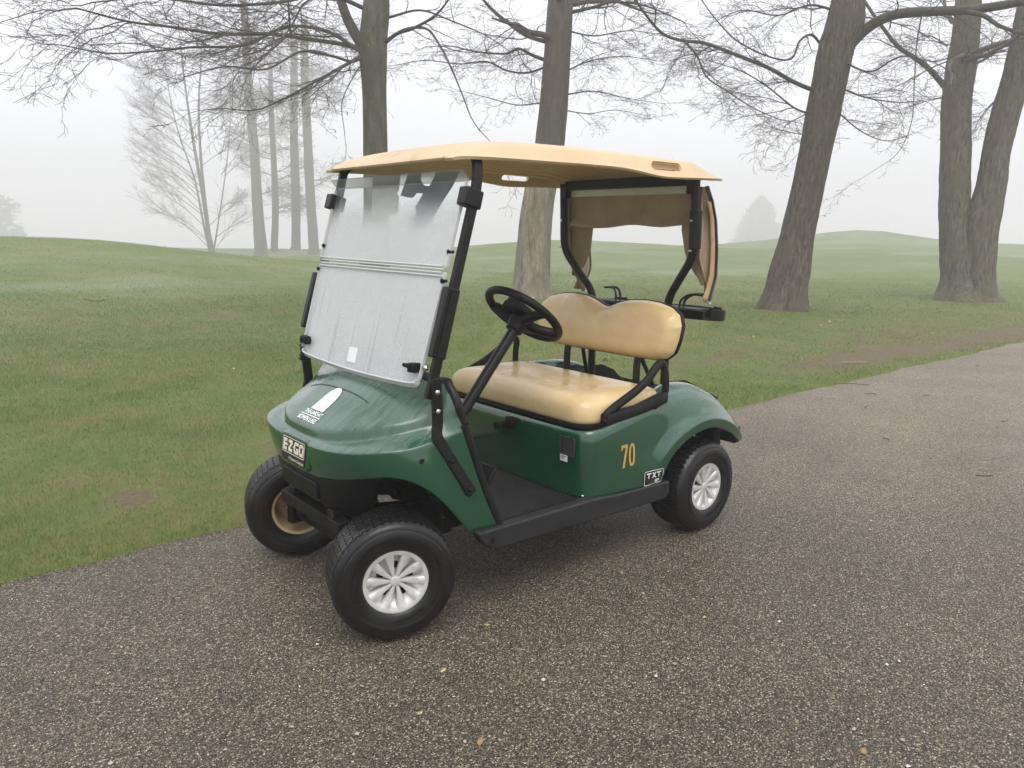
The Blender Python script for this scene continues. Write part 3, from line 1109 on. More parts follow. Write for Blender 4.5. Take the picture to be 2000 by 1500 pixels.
    for k in range(34):
        sp, _ = side[(0, 2, 0, 3, 1, 2)[k % 6]]
        v0 = 488 - 330 * (k / 34) + rng.uniform(-10, 10)
        u0 = float(np.interp(v0, [p[1] for p in sp[::-1]], [p[0] for p in sp[::-1]]))
        left = k % 6 != 3 and (k % 6 != 4 or k % 4)
        end = rng.uniform(248, 292) if left else rng.uniform(470, 515)
        du = (end - u0) * rng.uniform(.75, 1.05)
        rise = abs(du) * rng.uniform(.55, .85)
        stems.append(([(u0, v0), (u0 + du * .35, v0 - rise * .42), (u0 + du * .7, v0 - rise * .72), (u0 + du, v0 - rise)], .018))
    for k, (pp, r0) in enumerate(stems):
        P = [pix(u, v, r + (k % 3 - 1) * .5 * i / len(pp)) for i, (u, v) in enumerate(pp)]
        if k < 5:
            P[0].z = base.z - .1
        Pp, rad = W.limb(P, r0 * 2.4, .016, 0, 3 if k > 4 else 2, .6, 0.0, kidlen=4.4, spread=.5, start=.25, wander=.12)
        MB().tube([p - base for p in Pp], rad, n=8).build('stem', M_BEECH, root, smooth=180)
    me = W.mesh('crown')
    me.materials.append(M_TWIG)
    me.transform(Matrix.Translation(-base))
    link('crown', me, None, root)
    # two trees almost lost in the fog: a conifer far right, a conifer far left, a bare one between
    def conifer(u, v, r, h, w, label, seed):
        rng = random.Random(seed)
        base = pix(u, v, r)
        base.z = float(terrain(base.x, base.y)) - .05
        root = empty('conifer_tree', base)
        tag(root, label, 'tree', 'conifers lost in the fog')
        MB().tube([(0, 0, 0), (0, 0, h * .5), (0, 0, h)], [.2, .12, .02], n=8).build('trunk', M_OAK, root, smooth=180)
        vs, fs = [], []
        for k in range(5200):
            t = rng.random() ** .8
            z = h * (.04 + .96 * t)
            rad = w / 2 * (1 - t) ** .55 * (.45 + .6 * rng.random()) * (1 + .3 * mnoise.noise((t * 6, seed, k * .0005)))
            a = rng.uniform(0, 2 * PI)
            rad *= 1 + .7 * mnoise.noise((math.cos(a) * 1.5, math.sin(a) * 1.5, t * 5 + seed))
            c = Vector((math.cos(a) * rad, math.sin(a) * rad, z - rad * .15))
            s = rng.uniform(.012, .034) * h * 2
            e1 = Vector((rng.gauss(0, 1), rng.gauss(0, 1), rng.gauss(0, .5))).normalized() * s
            e2 = Vector((rng.gauss(0, 1), rng.gauss(0, 1), rng.gauss(0, .5))).normalized() * s * .5
            i = len(vs)
            vs += [c - e1, c + e2, c + e1, c - e2]
            fs.append((i, i + 1, i + 2, i + 3))
        b = MB()
        b.add(vs, fs)
        b.build('crown', M_CONIFER, root, smooth=None, fixn=False)
    conifer(1480, 484, 290, 22.5, 21, 'faint conifer nearly lost in the fog behind the mound', 3)
    conifer(-40, 484, 260, 26.0, 26.0, 'very faint tall conifer in the fog above the grassy bank', 4)

# ------------------------------------------------------------------ golf cart: materials
def mat_paint():
    nt = NT('green_paint')
    nz = nt.sep(nt.geo.outputs['Normal'])[2]
    upm = nt.smooth(nz, .12, .75)
    streak = nt.noise(60, 5, .7, vec=nt.map(scale=(.16, 1, .12)))
    blot = nt.noise(7, 4, .6)
    drops = nt.voro(230)
    dm = nt.smooth(drops, .42, .18)
    wet = nt.smooth(nt.math('ADD', nt.math('MULTIPLY', streak, .7), nt.math('MULTIPLY', blot, .3)), .40, .56)
    dew = nt.math('MULTIPLY', upm, wet)
    base = nt.mix(nt.math('MULTIPLY', dew, .16), (.0045, .060, .026), (.26, .40, .35))
    dirt = nt.smooth(nt.noise(3.2, 5, .7), .55, .8)
    base = nt.mix(nt.math('MULTIPLY', dirt, .12), base, (.10, .10, .075))
    rough = nt.math('ADD', nt.math('MULTIPLY', dew, .16), nt.math('ADD', .05, nt.math('MULTIPLY', blot, .10)))
    h = nt.math('ADD', nt.math('MULTIPLY', dm, nt.math('MULTIPLY', upm, 1.0)), nt.math('MULTIPLY', nt.noise(2.5, 2, .5), 1.0))
    n = nt.bump(h, .20, .0016)
    nt.set(base=base, rough=rough, spec=.5, normal=n, coat=1.0, coatr=rough, coatn=n)
    return nt.mat


def mat_plain(name, base, rough, spec=.5, metal=0.0, var=.25, scale=8, bump=.0, bscale=300, bdist=.001, coat=0.0):
    nt = NT(name)
    n = nt.noise(scale, 5, .6)
    lo = tuple(c * (1 - var) for c in base)
    hi = tuple(min(1, c * (1 + var)) for c in base)
    c = nt.ramp(n, [(.3, lo), (.7, hi)])
    nt.set(base=c, rough=nt.ramp(nt.noise(scale * 1.7, 4, .6), [(.3, max(.02, rough - .08)), (.7, min(1, rough + .1))]), spec=spec, metal=metal, coat=coat)
    if bump:
        nt.set(normal=nt.bump(nt.noise(bscale, 3, .6), bump, bdist))
    return nt.mat


def mat_wet_black(name, base, rough):
    """black powder coat or plastic beaded with dew"""
    nt = NT(name)
    d = nt.voro(150)
    pick = nt.sep(nt.voro(150, out='Color'))[0]
    m = nt.math('MULTIPLY', nt.smooth(d, .36, .12), nt.math('GREATER_THAN', pick, .62))
    g = nt.noise(420, 2, .6)
    c = nt.ramp(nt.noise(9, 4, .65), [(.3, tuple(v * .75 for v in base)), (.7, tuple(v * 1.35 for v in base))])
    r = nt.math('SUBTRACT', rough, nt.math('MULTIPLY', m, rough - .06))
    nt.set(base=c, rough=r, spec=.28, normal=nt.bump(nt.math('ADD', nt.math('MULTIPLY', m, 1.6), nt.math('MULTIPLY', g, .25)), .5, .0012))
    return nt.mat


def mat_vinyl():
    nt = NT('tan_vinyl')
    n = nt.noise(5, 4, .6)
    c = nt.ramp(n, [(.3, (.65, .475, .235)), (.55, (.72, .54, .285)), (.75, (.76, .59, .335))])
    wear = nt.smooth(nt.noise(3, 3, .6), .6, .8)
    c = nt.mix(nt.math('MULTIPLY', wear, .25), c, (.68, .52, .33))
    wr = nt.noise(7, 4, .65, vec=nt.map(scale=(2.6, .7, 1.0)), dist=.6)
    h = nt.math('ADD', nt.math('MULTIPLY', nt.noise(520, 2, .5), .05), wr)
    nt.set(base=c, rough=nt.ramp(n, [(.3, .16), (.7, .28)]), spec=.5, normal=nt.bump(h, .32, .010))
    return nt.mat


def mat_roof():
    nt = NT('tan_roof_plastic')
    n = nt.noise(3.5, 5, .65)
    c = nt.ramp(n, [(.3, (.59, .44, .262)), (.6, (.65, .495, .305)), (.8, (.68, .53, .345))])
    st = nt.smooth(nt.noise(6, 6, .7, vec=nt.map(scale=(.5, 2.2, 1))), .54, .70)
    x = nt.sep(nt.obj)[0]
    front = nt.smooth(x, .95, 1.38)
    c = nt.mix(nt.math('MULTIPLY', nt.math('MULTIPLY', st, front), .6), c, (.33, .22, .125))
    nt.set(base=c, rough=.42, spec=.45, normal=nt.bump(nt.noise(260, 3, .6), .15, .001))
    return nt.mat


def mat_tyre():
    nt = NT('tyre_rubber')
    n = nt.noise(12, 5, .65)
    c = nt.ramp(n, [(.35, (.007, .007, .0075)), (.6, (.011, .011, .011)), (.8, (.026, .024, .021))])
    speck = nt.math('MULTIPLY', nt.smooth(nt.voro(95), .22, .08), nt.math('GREATER_THAN', nt.sep(nt.voro(95, out='Color'))[0], .9))
    c = nt.mix(nt.math('MULTIPLY', speck, .6), c, (.20, .17, .13))
    nt.set(base=c, rough=nt.ramp(nt.noise(7, 4, .6), [(.3, .26), (.7, .50)]), spec=.42, normal=nt.bump(nt.noise(180, 3, .6), .25, .001))
    return nt.mat


def mat_windscreen():
    nt = NT('misted_acrylic')
    t = nt.t
    x, y, z = nt.sep(nt.obj)
    # runs of water: narrow vertical streaks of uneven length
    st = nt.noise(30, 2, .5, vec=nt.map(scale=(.0, 1, .055)))
    st2 = nt.noise(75, 2, .5, vec=nt.map(scale=(.0, 1, .05), loc=(3, 1, 0)))
    run = nt.math('MAXIMUM', nt.math('MULTIPLY', nt.smooth(st, .60, .66), .9), nt.math('MULTIPLY', nt.smooth(st2, .66, .73), .6))
    run = nt.math('MULTIPLY', run, nt.smooth(nt.math('ADD', z, nt.math('MULTIPLY', nt.noise(6, 2, .5), .5)), 1.52, 1.30))
    fine = nt.noise(330, 2, .6)
    cloud = nt.noise(3.5, 4, .6)
    low = nt.smooth(z, 1.20, .93)
    topclear = nt.smooth(nt.math('ADD', z, nt.math('MULTIPLY', nt.math('SUBTRACT', cloud, .5), .10)), 1.43, 1.575)
    fog = nt.math('SUBTRACT', nt.math('ADD', .80, nt.math('MULTIPLY', nt.math('SUBTRACT', cloud, .5), .35)), nt.math('MULTIPLY', run, .24))
    fog = nt.math('SUBTRACT', fog, nt.math('MULTIPLY', topclear, .74))
    fog = nt.math('SUBTRACT', fog, nt.math('MULTIPLY', nt.math('MULTIPLY', low, nt.smooth(fine, .5, .62)), .22), clamp=True)
    fog = nt.math('SUBTRACT', fog, nt.math('MULTIPLY', nt.smooth(nt.noise(150, 3, .7), .52, .70), .22), clamp=True)
    df = t.nodes.new('ShaderNodeBsdfDiffuse')
    df.inputs['Color'].default_value = (.86, .88, .90, 1)
    trl = t.nodes.new('ShaderNodeBsdfTranslucent')
    trl.inputs['Color'].default_value = (.92, .94, .96, 1)
    mx0 = t.nodes.new('ShaderNodeMixShader')
    mx0.inputs['Fac'].default_value = .5
    nt.l(df.outputs[0], mx0.inputs[1])
    nt.l(trl.outputs[0], mx0.inputs[2])
    tp = t.nodes.new('ShaderNodeBsdfTransparent')
    tp.inputs['Color'].default_value = (.93, .95, .95, 1)
    gl = t.nodes.new('ShaderNodeBsdfGlossy')
    gl.inputs['Roughness'].default_value = .06
    gl.inputs['Color'].default_value = (.9, .9, .9, 1)
    fr = t.nodes.new('ShaderNodeFresnel')
    fr.inputs['IOR'].default_value = 1.45
    mxg = t.nodes.new('ShaderNodeMixShader')
    nt.l(nt.math('MULTIPLY', fr.outputs[0], nt.math('SUBTRACT', 1.0, nt.geo.outputs['Backfacing'])), mxg.inputs['Fac'])
    nt.l(tp.outputs[0], mxg.inputs[1])
    nt.l(gl.outputs[0], mxg.inputs[2])
    mx = t.nodes.new('ShaderNodeMixShader')
    nt.l(fog, mx.inputs['Fac'])
    nt.l(mxg.outputs[0], mx.inputs[1])
    nt.l(mx0.outputs[0], mx.inputs[2])
    nt.l(mx.outputs[0], nt.out.inputs['Surface'])
    return nt.mat


def mat_clear():
    nt = NT('clear_acrylic_edge')
    nt.set(base=(.86, .88, .88), rough=.3, trans=.35, ior=1.2, spec=.5)
    return nt.mat


M_PAINT = mat_paint()
M_VINYL = mat_vinyl()
M_ROOF = mat_roof()
M_TYRE = mat_tyre()
M_SCREEN = mat_windscreen()
M_EDGE = mat_clear()
M_FLANGE = NT('clear_acrylic_flange').set(base=(.80, .84, .83), rough=.16, trans=.8, ior=1.15, spec=.4).mat
M_BLACK = mat_wet_black('black_powder_coat', (.009, .009, .0095), .36)
M_PLAST = mat_plain('black_plastic', (.007, .007, .0075), .45, spec=.22, var=.3, scale=10, bump=.25, bscale=500)
M_FLOOR = mat_plain('floor_mat_rubber', (.013, .013, .0135), .5, spec=.3, var=.35, scale=6, bump=.2, bscale=300)
M_ROCK = mat_plain('grey_rocker_plastic', (.022, .0225, .024), .45, spec=.35, var=.35, scale=14, bump=.3, bscale=350)
M_CHASSIS = mat_plain('greasy_black_steel', (.009, .008, .0075), .55, spec=.22, var=.6, scale=20, bump=.4, bscale=120, bdist=.002)
M_SILVER = mat_plain('silver_wheel_cover', (.74, .74, .72), .36, metal=.35, var=.10, scale=30, bump=.15, bscale=260)
M_RIM = mat_plain('tan_steel_rim', (.46, .33, .18), .5, var=.25, scale=12)
M_CHROME = mat_plain('stainless_screw', (.65, .65, .64), .22, metal=1.0, var=.1)
M_ALU = mat_plain('aluminium_bar', (.66, .67, .60), .45, metal=.25, var=.06, scale=4)
M_WHITE = mat_plain('white_decal', (.82, .83, .83), .4, var=.03)
M_CREAM = mat_plain('cream_badge', (.78, .74, .62), .35, var=.04)
M_GOLD = mat_plain('gold_decal', (.50, .31, .085), .38, var=.08)
M_BADGE = mat_plain('black_badge', (.012, .014, .013), .3, var=.2)
M_GRILLE = mat_plain('dark_grey_plate', (.035, .038, .038), .5, var=.25, scale=20)


def mat_fabric(name, a, b):
    nt = NT(name)
    n = nt.noise(5, 5, .65)
    c = nt.ramp(n, [(.3, a), (.7, b)])
    weave = nt.noise(700, 2, .5)
    nt.set(base=c, rough=.85, spec=.2, sheen=.2, normal=nt.bump(nt.math('ADD', weave, nt.math('MULTIPLY', nt.noise(16, 4, .6), 2.5)), .35, .004))
    return nt.mat


M_CLOTH = mat_fabric('tan_curtain_cloth', (.34, .26, .165), (.46, .36, .24))
M_CLOTH2 = mat_fabric('orange_curtain_lining', (.46, .29, .15), (.55, .38, .21))
M_ZIP = mat_fabric('grey_binding', (.10, .098, .075), (.17, .165, .13))


# ------------------------------------------------------------------ golf cart: shapes
def text_mesh(s, size, bold=0.0, sx=1.0):
    cu = bpy.data.curves.new('lettering', 'FONT')
    cu.body = s
    cu.size = size
    cu.offset = bold
    cu.align_x = 'CENTER'
    cu.align_y = 'CENTER'
    cu.resolution_u = 3
    o = bpy.data.objects.new('lettering', cu)
    COL.objects.link(o)
    dg = bpy.context.evaluated_depsgraph_get()
    me = bpy.data.meshes.new_from_object(o.evaluated_get(dg))
    bpy.data.objects.remove(o)
    bpy.data.curves.remove(cu)
    for v in me.vertices:
        v.co.x *= sx
    return me


def place_flat(me, origin, xdir, ydir):
    X = Vector(xdir).normalized()
    Z = X.cross(Vector(ydir)).normalized()
    Y = Z.cross(X)
    M = Matrix.Translation(origin) @ Matrix((X, Y, Z)).transposed().to_4x4()
    me.transform(M)
    return me


def subdivide_mesh(me, cuts):
    bm = bmesh.new()
    bm.from_mesh(me)
    bmesh.ops.triangulate(bm, faces=bm.faces)
    for _ in range(cuts):
        bmesh.ops.subdivide_edges(bm, edges=[e for e in bm.edges if e.calc_length() > .012], cuts=1)
    bmesh.ops.triangulate(bm, faces=bm.faces)
    bm.to_mesh(me)
    bm.free()


def bvh_of(o):
    dg = bpy.context.evaluated_depsgraph_get()
    dg.update()
    ev = o.evaluated_get(dg)
    m = ev.to_mesh()
    M = o.matrix_world
    t = BVHTree.FromPolygons([M @ v.co for v in m.vertices], [tuple(p.vertices) for p in m.polygons])
    ev.to_mesh_clear()
    return t


def conform(me, bvh, direction, lift=.0025, fallback=None):
    """lay a flat decal on a surface along direction"""
    d = Vector(direction).normalized()
    for v in me.vertices:
        hit, nrm, _, _ = bvh.ray_cast(v.co - d * .4, d)
        if hit is not None:
            v.co = hit - d * lift
        elif fallback is not None:
            v.co.y = fallback + lift
    me.update()


def poly_mesh(polys, name='decal'):
    me = bpy.data.meshes.new(name)
    vs, fs = [], []
    for p in polys:
        b = len(vs)
        vs += [(q[0], q[1], 0) for q in p]
        fs.append(tuple(range(b, b + len(p))))
    me.from_pydata(vs, [], fs)
    return me


def ring_mesh(outer, inner, name='ring'):
    n = len(outer)
    me = bpy.data.meshes.new(name)
    vs = [(p[0], p[1], 0) for p in outer] + [(p[0], p[1], 0) for p in inner]
    me.from_pydata(vs, [], [(i, (i + 1) % n, n + (i + 1) % n, n + i) for i in range(n)])
    return me


def join_mesh(ms, name):
    bm = bmesh.new()
    for m in ms:
        bm.from_mesh(m)
    me = bpy.data.meshes.new(name)
    bm.to_mesh(me)
    bm.free()
    return me


def row_crease(o, n, rows, cols=None):
    """hold chosen rows (and columns) of a grid mesh sharp under subdivision; corners stay corners"""
    bm = bmesh.new()
    bm.from_mesh(o.data)
    cl = bm.edges.layers.float.get('crease_edge') or bm.edges.layers.float.new('crease_edge')
    vl = bm.verts.layers.float.get('crease_vert') or bm.verts.layers.float.new('crease_vert')
    m = len(bm.verts) // n
    for e in bm.edges:
        a, b = sorted((e.verts[0].index, e.verts[1].index))
        if a // n == b // n and a // n in rows:
            e[cl] = rows[a // n]
        if cols and a % n == b % n and a % n in cols:
            e[cl] = cols[a % n]
    bm.verts.ensure_lookup_table()
    for i in (0, 1, n - 2, n - 1, (m - 1) * n, m * n - 1):
        bm.verts[i][vl] = 1.0
    bm.to_mesh(o.data)
    bm.free()


def mir(p):
    return (p[0], -p[1], p[2])


def build_wheel(cart, x, y, side, steer, outer_side_visible=True):
    """side +1 left, -1 right. The steel rim carries the tyre and the wheel cover"""
    M = Matrix.Translation((x, y, .2265)) @ Matrix.Rotation(steer, 4, 'Z')
    if side < 0:
        M = M @ Matrix.Rotation(PI, 4, 'Z')
    # steel rim: dish with centre disc
    b = MB()
    b.revolve([(-.088, .108), (-.094, .116), (-.088, .104), (-.045, .094), (.02, .088), (.05, .094), (.082, .104), (.088, .116), (.080, .112)], 48)
    b.revolve([(.030, .0), (.030, .035), (.034, .04), (.022, .055), (.022, .075), (.030, .092)], 48)
    b.revolve([(-.03, .0), (-.03, .05), (.022, .05)], 24)
    for k in range(4):
        a = k * PI / 2 + .4
        b.tube([(.055 * math.cos(a), -.005, .055 * math.sin(a)), (.055 * math.cos(a), .02, .055 * math.sin(a))], .008, 6)
    w = b.build('wheel', M_RIM, cart, smooth=40)
    w.matrix_local = M
    # tyre carcass
    b = MB()
    def rr(t):
        t = abs(t)
        return .2265 - .35 * t * t - 9.0 * max(0, t - .060) ** 2
    tread = [(t, rr(t) - .0065) for t in (-.101, -.09, -.078, -.06, -.03, 0, .03, .06, .078, .09, .101)]
    prof = [(-.086, .112), (-.098, .122), (-.106, .145), (-.109, .165), (-.1085, .188)] + tread + [(.1085, .188), (.1095, .174), (.1105, .168), (.108, .163), (.1065, .148), (.1035, .128), (.098, .121), (.086, .112)]
    b.revolve(prof, 72)
    # tread: zigzag ribs cut into blocks, just proud of the carcass
    N = 50
    lines = [-.106, -.079, -.052, -.026, 0, .026, .052, .079, .106]
    for li in range(len(lines) - 1):
        outer = li in (0, len(lines) - 2)
        y0, y1 = lines[li] + .0021, lines[li + 1] - .0021
        cuts = N // 5 if outer else N
        for k in range(N):
            g = .0 if outer else .06
            cols = []
            for q in (k + g, k + .5, k + 1 - g):
                th = 2 * PI * q / N
                tri = .0085 * (abs((q % 1) * 2 - 1) - .5)
                e0 = y0 + (0 if li == 0 else tri)
                e1 = y1 + (0 if li == len(lines) - 2 else tri)
                sk = .010 * (1 if li % 2 else -1)
                def P(yy, dr):
                    t2 = th + (sk * (yy - (y0 + y1) / 2) / .013 if not outer else 0)
                    r_ = rr(yy) + dr
                    return (r_ * math.cos(t2), yy, r_ * math.sin(t2))
                o0, o1 = (-.0045 if li == 0 else 0), (-.0045 if li == len(lines) - 2 else 0)
                cols.append([P(e0, -.008), P(e0, o0), P(e0 * .7 + e1 * .3, 0), P(e0 * .3 + e1 * .7, 0), P(e1, o1), P(e1, -.008)])
            b.grid(cols)
            if not outer:
                b.add(cols[0], [(0, 1, 2, 3, 4, 5)])
                b.add(cols[-1], [(5, 4, 3, 2, 1, 0)])
    # raised lettering blocks and rings on the sidewall
    for s in (1, -1):
        b.revolve([(s * .1075, .157), (s * .1105, .1575), (s * .1105, .1595), (s * .1075, .160)], 72)
    rng = random.Random(3)
    for arc0 in (0.3, 2.4, 4.5):
        for k in range(9):
            a = arc0 + k * .085
            for s in (1, -1):
                Mx = Matrix.Rotation(-a * s, 4, 'Y') @ Matrix.Translation((0, s * .1068, .141))
                w_ = rng.choice((.004, .006, .007))
                bb = MB().box((0, 0, .003), (w_, .002, .003)).box((0, 0, -.003), (w_, .002, .003)).box((-w_ / 2, 0, 0), (.002, .002, .01))
                bb.xf(Mx)
                b.add(bb.v, bb.f)
    b.build('tyre', M_TYRE, w, smooth=38)
    # wheel cover: ten curved blades around a hub
    b = MB()
    b.revolve([(.084, .119), (.090, .1195), (.094, .117), (.0945, .110), (.092, .1015), (.088, .0995), (.078, .099)], 60)
    b.revolve([(.086, .0), (.0865, .013), (.085, .0175), (.080, .0195), (.070, .021)], 30)
    for k in range(10):
        a0 = 2 * PI * k / 10
        rows = []
        for i in range(11):
            t = i / 10
            rad = .014 + (.1035 - .014) * t
            twist = .10 * math.sin(t * PI * .5)
            half = .0050 + .0122 * t ** 1.4
            row = []
            for s_, dep in ((-1.15, -.016), (-1.0, -.002), (-.9, -.0003), (0, .0006), (.9, -.0003), (1.0, -.002), (1.2, -.017)):
                ang = a0 + twist + half * s_ / rad
                yb = .083 + .0105 * t ** 1.5
                row.append((rad * math.cos(ang), yb + dep, rad * math.sin(ang)))
            rows.append(row)
        b.grid(rows)
    b.build('wheel_cover', M_SILVER, w, smooth=45)
    b = MB()
    b.revolve([(.090, .1005), (.072, .093), (.064, .075), (.060, .050), (.064, .004)], 48)
    b.build('cover_backing', M_SILVER, w, smooth=60)
    b = MB()
    for k in range(5):
        a0 = 2 * PI * (2 * k + .5) / 10 + .08
        b.revolve([(.0, .0), (.0, .0125), (-.012, .0125)], 12, 'y', (.056 * math.cos(a0), .0655, .056 * math.sin(a0)))
    b.build('vent_hole', M_PLAST, w, smooth=40)
    return w


def build_cart():
    cart = empty('golf_cart')
    tag(cart, 'dark green two seat golf cart with tan roof and misted windscreen', 'golf cart')

    # ---------------------------------------------------------------- front cowl
    L = {}
    L[0] = [(1.840, 0, 0.528), (1.842, 0.140, 0.536), (1.826, 0.250, 0.549), (1.789, 0.360, 0.570), (1.735, 0.440, 0.588), (1.672, 0.497, 0.588), (1.582, 0.535, 0.533), (1.496, 0.544, 0.435), (1.417, 0.548, 0.335), (1.277, 0.548, 0.331)]
    L[1] = [(1.848, 0, 0.600), (1.853, 0.140, 0.605), (1.844, 0.250, 0.613), (1.809, 0.362, 0.624), (1.750, 0.430, 0.636), (1.690, 0.488, 0.640), (1.605, 0.526, 0.622), (1.524, 0.537, 0.574), (1.458, 0.542, 0.493), (1.348, 0.542, 0.493)]
    L[2] = [(1.842, 0, 0.648), (1.849, 0.140, 0.653), (1.844, 0.248, 0.660), (1.814, 0.358, 0.669), (1.757, 0.420, 0.677), (1.700, 0.474, 0.684), (1.633, 0.502, 0.688), (1.543, 0.518, 0.707), (1.492, 0.525, 0.720), (1.429, 0.529, 0.732)]
    L[3] = [(1.831, 0, 0.661), (1.836, 0.135, 0.665), (1.830, 0.238, 0.670), (1.800, 0.345, 0.678), (1.746, 0.404, 0.687), (1.690, 0.458, 0.695), (1.623, 0.486, 0.699), (1.536, 0.504, 0.718), (1.487, 0.515, 0.731), (1.427, 0.522, 0.742)]
    L[4] = [(1.820, 0, 0.668), (1.821, 0.122, 0.672), (1.802, 0.214, 0.678), (1.762, 0.292, 0.689), (1.706, 0.346, 0.702), (1.656, 0.399, 0.716), (1.593, 0.436, 0.731), (1.527, 0.477, 0.756), (1.485, 0.498, 0.768), (1.435, 0.513, 0.775)]
    L[5] = [(1.812, 0, 0.712), (1.812, 0.118, 0.714), (1.792, 0.206, 0.721), (1.753, 0.284, 0.732), (1.698, 0.338, 0.744), (1.645, 0.384, 0.757), (1.585, 0.425, 0.763), (1.528, 0.461, 0.785), (1.488, 0.487, 0.800), (1.445, 0.508, 0.812)]
    L[6] = [(1.735, 0, 0.760), (1.732, 0.105, 0.760), (1.717, 0.190, 0.760), (1.690, 0.262, 0.762), (1.650, 0.325, 0.768), (1.612, 0.372, 0.776), (1.572, 0.412, 0.785), (1.528, 0.447, 0.803), (1.488, 0.475, 0.822), (1.449, 0.498, 0.838)]
    L[7] = [(1.650, 0, 0.824), (1.648, 0.105, 0.823), (1.640, 0.195, 0.820), (1.624, 0.272, 0.813), (1.600, 0.332, 0.806), (1.577, 0.378, 0.803), (1.552, 0.412, 0.806), (1.520, 0.440, 0.824), (1.487, 0.463, 0.846), (1.452, 0.482, 0.862)]
    L[8] = [(1.568, 0, 0.876), (1.567, 0.110, 0.875), (1.563, 0.200, 0.868), (1.556, 0.275, 0.854), (1.546, 0.338, 0.838), (1.537, 0.382, 0.828), (1.523, 0.412, 0.832), (1.502, 0.433, 0.850), (1.480, 0.448, 0.870), (1.454, 0.462, 0.884)]
    L[9] = [(1.468, 0, 0.914), (1.468, 0.115, 0.913), (1.468, 0.205, 0.909), (1.467, 0.275, 0.902), (1.465, 0.330, 0.895), (1.463, 0.368, 0.891), (1.460, 0.395, 0.891), (1.458, 0.413, 0.894), (1.456, 0.427, 0.898), (1.453, 0.441, 0.902)]
    rows = []
    for k in range(10):
        left = L[k]
        rows.append([mir(p) for p in left[:0:-1]] + left)
    cowl = MB().grid(rows).build('front_cowl', M_PAINT, cart, smooth=180, solid=.006, subsurf=3)
    cowl.modifiers.move(1, 0)
    row_crease(cowl, 19, {2: .6, 4: .5, 5: .35})
    bpy.context.view_layer.update()
    cowl_bvh = bvh_of(cowl)
    # black rubber trim round the cowl's rear edge
    edge = [L[k][-1] for k in range(10)]
    edge = [(p[0] - .004, p[1] - .002, p[2]) for p in edge]
    full = [(p[0], p[1], p[2]) for p in edge] + [(1.456, .36, .900), (1.458, .25, .913), (1.460, 0, .922), (1.458, -.25, .913), (1.456, -.36, .900)] + [mir(p) for p in edge[::-1]]
    MB().tube(smooth_path(full, 4), .0165, 10, flat=.62, upv=(1, 0, .4)).build('edge_trim', M_BLACK, cart, smooth=60)
    # dashboard and toe board behind the cowl
    b = MB()
    b.grid([[(1.452, -.425, .892), (1.455, 0, .906), (1.452, .425, .892)], [(1.42, -.42, .88), (1.41, 0, .885), (1.42, .42, .88)], [(1.385, -.44, .80), (1.37, 0, .78), (1.385, .44, .80)], [(1.40, -.47, .66), (1.40, 0, .64), (1.40, .47, .66)], [(1.44, -.50, .55), (1.44, 0, .55), (1.44, .50, .55)]])
    b.build('dashboard', M_PLAST, cart, smooth=50, solid=.006)
    b = MB().grid([[(1.47, -.50, .56), (1.47, .50, .56)], [(1.43, -.52, .46), (1.43, .52, .46)], [(1.35, -.53, .345), (1.35, .53, .345)], [(1.30, -.535, .328), (1.30, .535, .328)]])
    b.build('toe_board', M_FLOOR, cart, smooth=50, solid=.006)
    # inner wheel housing, black
    for s in (1, -1):
        rows = []
        for (x, z) in ((1.68, .60), (1.60, .565), (1.56, .53), (1.52, .48), (1.445, .37), (1.42, .335)):
            rows.append([(x + .012, s * .485 if x < 1.6 else s * (.485 - (x - 1.6) * .9), z + .012), (x + .012, s * .41, z + .02)])
        MB().grid(rows).build('wheel_housing', M_CHASSIS, cart, smooth=60, solid=.005)
    # plug on the cowl side
    p = pix(826, 902, y=.52)
    hit, nrm, _, _ = cowl_bvh.ray_cast(Vector((p.x, 1.2, p.z)), Vector((0, -1, 0)))
    if hit:
        q = MB().revolve([(0, .0), (.004, .006), (.002, .010), (-.002, .011)], 16)
        q.xf(Matrix.Translation(hit))
        q.build('plug', M_PLAST, cart, smooth=60)

    # badge mount and badge
    bt, bb_ = Vector((1.844, 0, .668)), Vector((1.860, 0, .545))
    up = (bt - bb_).normalized()
    nrm = Vector((0, 1, 0)).cross(up).normalized()
    if nrm.x < 0:
        nrm = -nrm
    c0 = (bt + bb_) / 2
    Mb = Matrix.Translation(c0) @ Matrix((Vector((0, 1, 0)), up, nrm)).transposed().to_4x4()
    q = MB().prism(rrect(.232, .122, .02), -.045, 0, 'z')
    top = []
    q.xf(Mb)
    q.build('badge_mount', M_PAINT, cart, smooth=30, bevel=.009, bseg=3)
    q = MB().prism(rrect(.198, .098, .010), 0, .003, 'z')
    q.xf(Mb)
    badge = q.build('maker_badge', M_BADGE, cart, smooth=30, bevel=.001, bseg=1)
    ms = [ring_mesh(rrect(.190, .062, .008), rrect(.184, .056, .006))]
    ms[0].transform(Matrix.Translation((0, .014, 0)))
    me = join_mesh(ms, 'badge_border')
    me.transform(Mb @ Matrix.Translation((0, 0, .0045)))
    o = link('badge_border', me, M_CREAM, badge)
